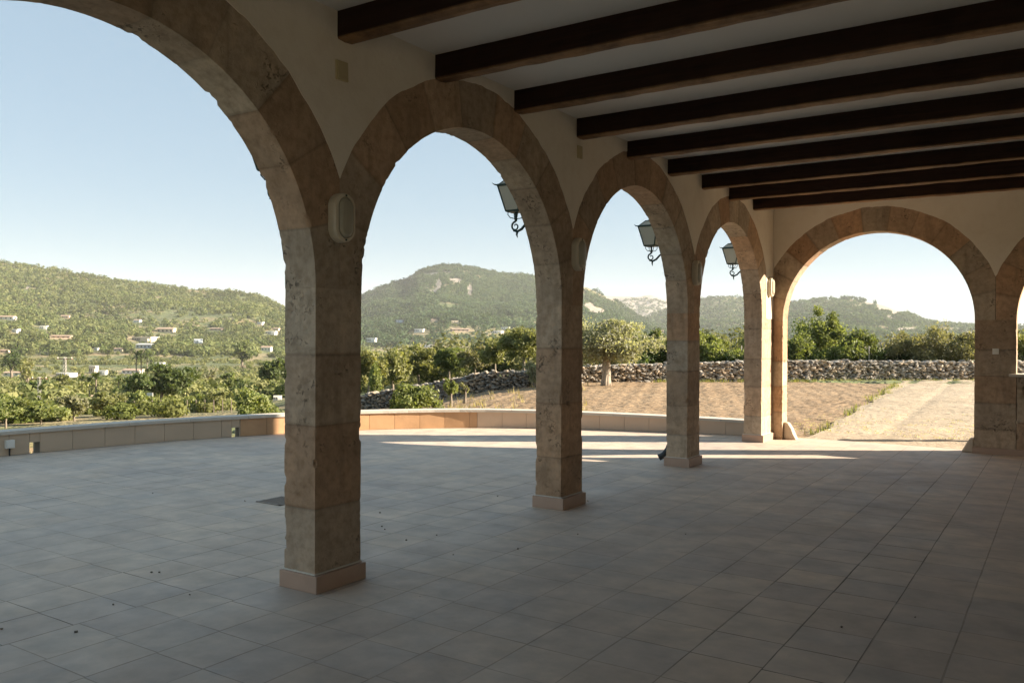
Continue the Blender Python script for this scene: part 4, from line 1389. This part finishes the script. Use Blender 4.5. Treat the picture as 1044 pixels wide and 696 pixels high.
# ------------------------------------------------------------------ houses
HW = {'white': (.82, .79, .72), 'cream': (.62, .52, .38), 'pink': (.56, .42, .32), 'blue': (.50, .56, .62)}
HM = {k: simple('house_wall_' + k, c, .85, var=.06, scale=.3) for k, c in HW.items()}
ROOF_T = simple('clay_roof', (.40, .29, .215), .9, var=.2, scale=.5)
ROOF_G = simple('grey_roof', (.40, .40, .40), .9, var=.2, scale=.5)
WIN = simple('dark_window', (.035, .035, .04), .25, var=.1)
HOUSES = [
    (6, 326, 16, 5, 'white', 'gable', 'white house high on the slope at the left edge'),
    (15, 339, 8, 4, 'white', 'flat', 'small white house left of the slope meadow at far left'),
    (44, 336, 8, 4, 'white', 'flat', 'small white cube house on the left slope'),
    (66, 325, 9, 4, 'pink', 'gable', 'pink house just under the forest edge on the left hill'),
    (62, 345, 20, 4, 'pink', 'gable', 'long low pink house on the left slope'),
    (139, 329, 8, 4, 'white', 'gable', 'white house highest up at the forest edge above the villas'),
    (168, 339, 19, 6, 'cream', 'gable', 'broad peach coloured villa at the forest edge'),
    (144, 348, 26, 5, 'cream', 'flat', 'wide terraced cream villa in the village centre'),
    (146, 355, 17, 6, 'blue', 'shed', 'white and blue villa below the wide cream one'),
    (202, 350, 9, 5, 'blue', 'flat', 'small bluish house right of the village centre'),
    (220, 337, 14, 3, 'pink', 'gable', 'low pink house at the forest edge toward the right'),
    (98, 357, 6, 3, 'white', 'flat', 'tiny white house below the left slope'),
    (120, 358, 9, 4, 'cream', 'gable', 'small cream house left of the blue villa'),
    (271, 358, 11, 6, 'white', 'gable', 'white house with clay roof left of the nearest pillar'),
    (276, 341, 11, 4, 'white', 'flat', 'flat white house on the slope beside the nearest pillar'),
    (281, 337, 7, 3, 'cream', 'gable', 'small cream house directly above the flat white one'),
    (265, 331, 7, 3, 'white', 'flat', 'highest little white house near the nearest pillar'),
    (4, 360, 9, 4, 'pink', 'gable', 'pink house half way down at the left edge'),
    (14, 383, 22, 5, 'white', 'gable', 'long white farm building at the left edge of the valley'),
    (64, 384, 20, 4, 'white', 'flat', 'long flat white shed beside the lattice pylon'),
    (94, 381, 9, 9, 'cream', 'flat', 'tall cream tower house in the valley'),
    (104, 382, 9, 5, 'white', 'flat', 'white annexe right of the cream tower house'),
    (133, 381, 24, 6, 'white', 'gable', 'big white farmhouse with clay roof in the valley centre'),
    (162, 373, 10, 4, 'white', 'flat', 'white house behind the top of the big pine'),
    (190, 380, 11, 3, 'white', 'flat', 'low white house right of the big pine'),
    (102, 407, 18, 5, 'white', 'gable', 'white hut with low red roof among the palms'),
    (283, 409, 9, 5, 'white', 'flat', 'white hut touching the left edge of the nearest pillar'),
    (378, 349, 11, 5, 'white', 'flat', 'bright white house right of the nearest pillar'),
    (427, 339, 11, 4, 'white', 'flat', 'white house at the left of the brown slope under the middle hill'),
    (436, 354, 10, 3, 'white', 'flat', 'low white house in front of the brown slope'),
    (464, 330, 8, 3, 'cream', 'flat', 'cream house in the woods above the brown slope'),
    (470, 338, 20, 4, 'pink', 'gable', 'long pink house in the centre of the brown slope'),
    (506, 340, 13, 3, 'white', 'flat', 'long white house on the right of the brown slope'),
    (515, 336, 9, 3, 'white', 'flat', 'white house above the long white one at the right of the brown slope'),
    (407, 329, 8, 3, 'blue', 'flat', 'bluish house in the woods right of the nearest pillar'),
    (443, 328, 7, 3, 'cream', 'gable', 'small cream house in the woods under the rocks'),
    (672, 340, 10, 4, 'cream', 'gable', 'cream house between the olive tree and the third pillar'),
    (641, 333, 9, 4, 'pink', 'flat', 'pink house above the olive tree crown'),
    (752, 352, 9, 6, 'white', 'flat', 'white house behind the slimmest arch'),
]
house_uv = []
for i, (u, v, w, h, colr, rt, lab) in enumerate(HOUSES):
    x, y, zg, Z = raycast(u, v, 90)
    k = Z / F; Wm = w * k * .9; Hm = h * k * .85; Dm = Wm * .55
    a = YAW + R(random.uniform(-22, 22))
    root = empty('house', (x, y, zg), lab, 'house', 'houses scattered over the valley and slopes', rz=a)
    rh = Hm * .28 if rt != 'flat' else 0
    wh = Hm - rh
    wall = MB().box((-Wm / 2, 0, -2.5 - Dm * .3), (Wm / 2, Dm, wh))
    if rt == 'flat':
        wall.box((-Wm * .5 + Wm * .55, -Dm * .25, -2), (Wm * .5 - Wm * .05, 0, wh * .62))
    wall.build('wall', HM[colr], root, world=False)
    e = Wm * .03
    if rt == 'gable':
        MB().hexa([(-Wm / 2 - e, -e * 2, wh), (Wm / 2 + e, -e * 2, wh), (Wm / 2 + e, Dm + e, wh), (-Wm / 2 - e, Dm + e, wh),
                   (-Wm / 2 - e, Dm * .48, wh + rh), (Wm / 2 + e, Dm * .48, wh + rh), (Wm / 2 + e, Dm * .52, wh + rh), (-Wm / 2 - e, Dm * .52, wh + rh)]).build('roof', ROOF_T, root, world=False)
    elif rt == 'shed':
        MB().hexa([(-Wm / 2 - e, -e * 2, wh), (Wm / 2 + e, -e * 2, wh), (Wm / 2 + e, Dm + e, wh), (-Wm / 2 - e, Dm + e, wh),
                   (-Wm / 2 - e, 0, wh + .2), (Wm / 2 + e, 0, wh + .2), (Wm / 2 + e, Dm, wh + rh), (-Wm / 2 - e, Dm, wh + rh)]).build('roof', ROOF_G, root, world=False)
    else:
        MB().box((-Wm / 2 - e * .3, -e * .3, wh), (Wm / 2 + e * .3, Dm + e * .3, wh + Hm * .05)).build('roof', HM['white'], root, world=False)
    nw = 4 if w > 16 else 3 if w > 10 else 2
    for j in range(nw):
        cx_ = -Wm / 2 + Wm * (j + .5) / nw * (.5 if rt == 'flat' else 1)
        MB().box((cx_ - Wm * .05, -.06, wh * .3), (cx_ + Wm * .05, .05, wh * .68)).build('window', WIN, root, world=False)
    house_uv.append((u, v, w, h, Z))


# poles
def pylon(u, v, Z, hpx, label, arm=True, lattice=True):
    p = at(u, Z); zg = hscalar(p.x, p.y); k = Z / F
    top = CH + (horizon(u) - (v - hpx)) * k - zg
    root = empty('utility_pole', (p.x, p.y, zg), label, 'utility pole', rz=YAW)
    mb = MB(); s0 = .045 * top; s1 = .03 * top
    if lattice:
        for sx, sy in ((-1, -1), (1, -1), (1, 1), (-1, 1)): mb.tube([(sx * s0, sy * s0, -.5), (sx * s1, sy * s1, top)], .006 * top, 5)
        n = 9
        for i in range(n):
            z0 = top * i / n; z1 = top * (i + 1) / n
            a = s0 + (s1 - s0) * i / n; b = s0 + (s1 - s0) * (i + 1) / n
            for sy in (-1, 1):
                mb.tube([(-a, sy * a, z0), (b, sy * b, z1)], .0045 * top, 4); mb.tube([(sy * a, -a, z0), (sy * b, b, z1)], .0045 * top, 4)
    else:
        mb.tube([(0, 0, -.5), (0, 0, top)], [.02 * top, .014 * top], 8)
    mb.build('mast', simple('pole_concrete', (.45, .42, .38), .8), root, world=False)
    if arm:
        MB().box((-.24 * top, -.02 * top, top * .93), (.24 * top, .02 * top, top * .955)).build('crossarm', simple('rusty_crossarm', (.30, .13, .07), .8), root, world=False)
        ins = MB()
        for sx in (-.21, 0, .21): ins.tube([(sx * top, 0, top * .955), (sx * top, 0, top * 1.0)], .012 * top, 6)
        ins.build('insulator', WHITE, root, world=False)


pylon(40, 417, 95, 33, 'tall pale lattice pole with a rusty crossarm at the far left')
pylon(66, 384, 250, 20, 'distant lattice pylon beside the flat white shed', lattice=True)
pylon(272, 399, 150, 17, 'pale pole with a crossarm left of the nearest pillar', lattice=False)
pylon(45, 415, 97, 9, 'short post right of the tall lattice pole', arm=False, lattice=False)
pylon(653, 376, 36, 14, 'thin metal post in the hedge right of the olive tree', arm=False, lattice=False)
pylon(756, 376, 36, 24, 'thin pale post in the hedge behind the slimmest arch', arm=False, lattice=False)
pylon(886, 374, 35, 21, 'thin wire fence post between the two large bushes in the far arch', arm=False, lattice=False)
# wire fence
fe = empty('wire_fence', at(180, 62, hscalar(*at(180, 62)[:2])), 'low wire fence with thin posts along the dry field below the big pine', 'fence')
FP = [at(128 + 9 * i, 64 - i * .25) for i in range(14)]
for p in FP:
    z = hscalar(p.x, p.y)
    MB().tube([(p.x, p.y, z - .3), (p.x, p.y, z + .95)], .035, 6).build('post', BARK, fe)
wi = MB()
for h in (.35, .62, .88):
    wi.tube([(p.x, p.y, hscalar(p.x, p.y) + h) for p in FP], .008, 4)
wi.build('wire', RUST, fe)
sg = empty('sign_board', at(153, 70, hscalar(*at(153, 70)[:2])), 'small white board on posts in front of the big pine', 'sign')
p0 = sg.location
sg.rotation_euler = (0, 0, YAW)
MB().box((-.24, -.03, .7), (.24, .03, 1.5)).build('board', WHITE, sg, world=False)
MB().box((-.20, .031, -.2), (-.15, .08, 1.4)).box((.15, .031, -.2), (.20, .08, 1.4)).build('post', BARK, sg, world=False)


# ------------------------------------------------------------------ woods: clumps made of many small faces
def woods(name, label, samples, per, size_f, cols, seed, tri_scale=.34):
    """samples (N,5): x,y,z,width,height"""
    rs = np.random.default_rng(seed)
    N = len(samples)
    S_ = np.repeat(samples, per, 0); n = len(S_)
    v = rs.normal(size=(n, 3)); v /= np.linalg.norm(v, axis=1, keepdims=True)
    q = rs.uniform(.55, 1, n)[:, None]
    P = v * q * np.stack([S_[:, 3] / 2, S_[:, 3] / 2, S_[:, 4] / 2], -1)
    P[:, 2] = P[:, 2] + S_[:, 4] * .5
    cen = S_[:, :3] + P
    # faces roughly tangent to the clump so each crown has a lit and a shaded side
    nn = v + rs.normal(0, .45, (n, 3)); nn /= np.linalg.norm(nn, axis=1, keepdims=True)
    a = rs.normal(size=(n, 3)); a -= nn * (a * nn).sum(1, keepdims=True); a /= np.linalg.norm(a, axis=1, keepdims=True)
    b = np.cross(nn, a)
    s = (np.median(samples[:, 3]) * tri_scale * rs.uniform(.5, 1.3, n))[:, None]
    V = np.stack([cen - a * s * .8 - b * s * .5, cen + a * s * .8 - b * s * .5, cen + b * s * .9], 1).reshape(-1, 3)
    Fc = np.arange(3 * n).reshape(-1, 3)
    tt = rs.uniform(0, 1, N)[:, None]
    c = np.array(cols[0]) * (1 - tt) + np.array(cols[1]) * tt
    lf = fbm(samples[:, 0] / 90, samples[:, 1] / 90, 3, 88)[:, None]
    c = c * rs.uniform(.85, 1.15, (N, 1)) * (.7 + .6 * lf)
    Cc = np.repeat(np.repeat(c, per, 0), 3, 0)
    tag(link(name, np_mesh(name, V, Fc, FOREST, Cc), None), label, 'woods', kind='stuff')


def hill_samples(n, u0, u1, r0, r1, want, w, h, rs, dens=.42, ns=120, powr=1.0):
    u = rs.uniform(u0, u1, n * 3)
    r = r0 * (r1 / r0) ** (rs.uniform(0, 1, n * 3) ** powr)
    ph_ = np.arctan((u - 522) / F)
    X = CX + r * (FW[0] * np.cos(ph_) + RT[0] * np.sin(ph_)); Y = r * (FW[1] * np.cos(ph_) + RT[1] * np.sin(ph_))
    z, idx = Hgt(X, Y, True)
    uu, vv_ = uvproj(X, Y, z)
    k = np.isin(idx, want)
    k &= (inpatch(uu, vv_, ROCKS, .95) + rs.uniform(0, .25, len(u))) < .45
    k &= (inpatch(uu, vv_, CLEAR, 1.0) * .5 + rs.uniform(0, .6, len(u))) < .62
    k &= fbm(X / ns, Y / ns, 3, 40) + rs.uniform(-.12, .12, len(u)) > dens
    W = w * rs.uniform(.55, 1.3, len(u)); Hh = h * (W / w) ** .7 * rs.uniform(.8, 1.25, len(u))
    Zd = r * np.cos(ph_); top = vv_ - Hh / Zd * F; wpx = W / Zd * F
    for (hu, hv, hw, hh, hZ) in house_uv:
        blk = (np.abs(uu - hu) < hw / 2 + wpx / 2 - .5) & (vv_ > hv - 1) & (top < hv - 1.2) & (Zd < hZ * 1.02) & (Zd > hZ * .3)
        on = (np.abs(uu - hu) < hw / 2 + wpx / 2) & (np.abs(Zd - hZ) < hw * hZ / F * .9)
        k &= ~blk & ~on
    k = np.where(k)[0][:n]
    return np.stack([X, Y, z - .15 * Hh, W, Hh], -1)[k]


rs = np.random.default_rng(21)
woods('hill_forest', 'pine forest covering the left hill', hill_samples(17000, -500, 420, 620, 1540, [1], 7.2, 6.4, rs, .30, 160, .8), 34, None, ((.09, .12, .045), (.18, .19, .08)), 1, .2)
woods('hill_forest', 'pine forest covering the rocky topped middle hill', hill_samples(17000, 240, 760, 1050, 2330, [2], 11, 10, rs, .30, 200, .75), 32, None, ((.042, .078, .04), (.092, .128, .062)), 2, .2)
woods('hill_forest', 'forest on the far right hills seen through the far arch and slim arch', hill_samples(16000, 600, 1500, 1300, 3050, [4, 5], 14, 11, rs, .30, 240, .8), 26, None, ((.042, .078, .04), (.092, .128, .062)), 3, .22)
woods('hill_forest', 'sparse scrub on the distant bare rocky ridge', hill_samples(1500, 540, 800, 2900, 4500, [3], 18, 10, rs, .50, 300, .8), 12, None, ((.06, .09, .04), (.10, .12, .055)), 4, .3)
woods('valley_scrub', 'small trees and scrub filling the valley between the houses', hill_samples(6500, -500, 420, 105, 760, [0, 1], 3.6, 2.6, rs, .42, 50, .85), 90, None, ((.10, .125, .045), (.24, .24, .11)), 5, .13)
woods('valley_scrub', 'scrub and orchards on the brown slope under the middle hill', hill_samples(5500, 340, 780, 250, 1300, [0, 2], 5.5, 3.8, rs, .45, 80, .8), 44, None, ((.09, .12, .045), (.20, .21, .095)), 6, .18)
woods('valley_scrub', 'scrub in the low ground beyond the dry stone wall on the right', hill_samples(2500, 760, 1500, 220, 1400, [0, 5], 5, 3.4, rs, .35, 60, .8), 40, None, ((.08, .10, .035), (.17, .17, .07)), 7, .18)
woods('valley_scrub', 'bushes on the slope just below the terrace wall', hill_samples(150, -500, 330, 56, 108, [0], 1.9, 1.1, rs, .48, 22, 1.0), 420, None, ((.085, .11, .03), (.20, .21, .08)), 8, .09)

woods('olive_grove', 'loose grove of olives and almonds farther behind the dry stone wall', hill_samples(110, 360, 790, 52, 110, [0], 3.4, 2.9, rs, .30, 12, 1.0), 560, None, ((.11, .125, .055), (.21, .21, .11)), 9, .062)

# weeds and dry grass
def blades(pts, hmin, hmax, cols, seed, name, label):
    rs = np.random.default_rng(seed); V, Cc = [], []
    for (x, y, z) in pts:
        for k in range(9):
            a = rs.uniform(0, 6.28); h = rs.uniform(hmin, hmax); ln = rs.uniform(.1, .7) * h
            o_ = np.array([x + rs.normal(0, .05), y + rs.normal(0, .05), z]); s_ = np.array([-math.sin(a), math.cos(a), 0]) * .009
            tip = o_ + np.array([math.cos(a) * ln, math.sin(a) * ln, h])
            V += [o_ - s_, o_ + s_, tip]
            t = rs.uniform(); Cc += [np.array(cols[0]) * (1 - t) + np.array(cols[1]) * t] * 3
    V = np.array(V); tag(link(name, np_mesh(name, V, np.arange(len(V)).reshape(-1, 3), LEAF, np.array(Cc)), None), label, 'grass', kind='stuff')


rs = np.random.default_rng(5)
pt = []
for i in range(200):
    y = rs.uniform(15, 33); g_ = .5 + .5 * math.sin(y * 1.3) + (1.2 if y > 27 else 0)
    if rs.uniform(0, 1.6) < g_:
        x = edge_x(y) + rs.normal(-.06, .10); pt.append((x, y, hscalar(x, y) - .05))
for i in range(420):
    x = rs.uniform(-9, 1); y = wall_y(x) - abs(rs.normal(.1, .35)); pt.append((x, y, hscalar(x, y) - .05))
blades(pt, .04, .16, ((.11, .15, .04), (.30, .27, .12)), 6, 'grass', 'green weeds along the field edge and the foot of the dry stone wall')
pt = []
for i in range(500):
    u = rs.uniform(360, 600); Z = rs.uniform(16, 30) if u > 440 else rs.uniform(15.5, 20)
    p = at(u, Z)
    if rs.uniform() < (1.0 if u < 450 else .25): pt.append((p.x, p.y, hscalar(p.x, p.y) - .05))
for i in range(260):
    p = at(rs.uniform(-100, 380), rs.uniform(16, 30)); pt.append((p.x, p.y, hscalar(p.x, p.y) - .15))
blades(pt, .06, .26, ((.30, .24, .11), (.42, .36, .20)), 8, 'dry_grass', 'straw coloured dry grass on the bank below the shaded wall')
pt = []
for i in range(260):
    x = rs.uniform(-.4, 5); y = 15 + abs(rs.normal(0, 2.2)); pt.append((x, y, .0))
blades(pt, .006, .02, ((.40, .35, .24), (.50, .44, .32)), 9, 'straw', 'bits of straw lying on the gravel path')

# ------------------------------------------------------------------ haze
DENS = .85e-4
mb = MB().box((-7500, -7500, -60), (7500, 7500, 340))
hz = mb.build('haze', None)
hm = bpy.data.materials.new('haze'); hm.use_nodes = True; hm.node_tree.nodes.clear()
ho = hm.node_tree.nodes.new('ShaderNodeOutputMaterial'); pv = hm.node_tree.nodes.new('ShaderNodeVolumePrincipled')
pv.inputs['Density'].default_value = DENS; pv.inputs['Color'].default_value = (.93, .95, .97, 1); pv.inputs['Anisotropy'].default_value = 0
hm.node_tree.links.new(pv.outputs[0], ho.inputs['Volume'])
hz.data.materials.append(hm)
tag(hz, 'thin evening haze over the valley', 'haze', kind='stuff')

# ------------------------------------------------------------------ light
EL = R(23.0); SD = Vector((math.cos(R(33.7)), math.sin(R(33.7)), 0))
sd = Vector((SD.x * math.cos(EL), SD.y * math.cos(EL), math.sin(EL)))
su = bpy.data.lights.new('sun', 'SUN'); su.energy = 5.0; su.angle = R(.5); su.color = (1, .85, .67)
so = bpy.data.objects.new('sun', su); COL.objects.link(so)
so.rotation_euler = (-sd).to_track_quat('-Z', 'Y').to_euler(); so.location = (20, 20, 20)
w = bpy.data.worlds.new('World'); C.world = w; w.use_nodes = True
nt = w.node_tree; bg = nt.nodes['Background']
sky = nt.nodes.new('ShaderNodeTexSky'); sky.sky_type = 'NISHITA'; sky.sun_disc = False
sky.sun_elevation = EL; sky.sun_rotation = math.atan2(SD.x, SD.y)
sky.air_density = 1.0; sky.dust_density = .2; sky.ozone_density = 1.2; sky.altitude = 50
mxs = nt.nodes.new('ShaderNodeMix'); mxs.data_type = 'RGBA'; mxs.inputs[0].default_value = .76     # thin high veil whitening the sky
nt.links.new(sky.outputs[0], mxs.inputs[6]); mxs.inputs[7].default_value = (1.95, 2.8, 3.5, 1)
nt.links.new(mxs.outputs[2], bg.inputs[0]); bg.inputs[1].default_value = .052

C.view_settings.view_transform = 'Standard'; C.view_settings.look = 'None'
C.view_settings.exposure = 1.92; C.view_settings.gamma = 1; C.view_settings.use_curve_mapping = False
C.render.engine = 'CYCLES'
C.cycles.use_denoising = True
C.cycles.max_bounces = 8; C.cycles.diffuse_bounces = 5; C.cycles.volume_bounces = 1; C.cycles.transparent_max_bounces = 8
C.cycles.volume_step_rate = 10
C.cycles.caustics_reflective = False; C.cycles.caustics_refractive = False
C.cycles.sample_clamp_indirect = 6
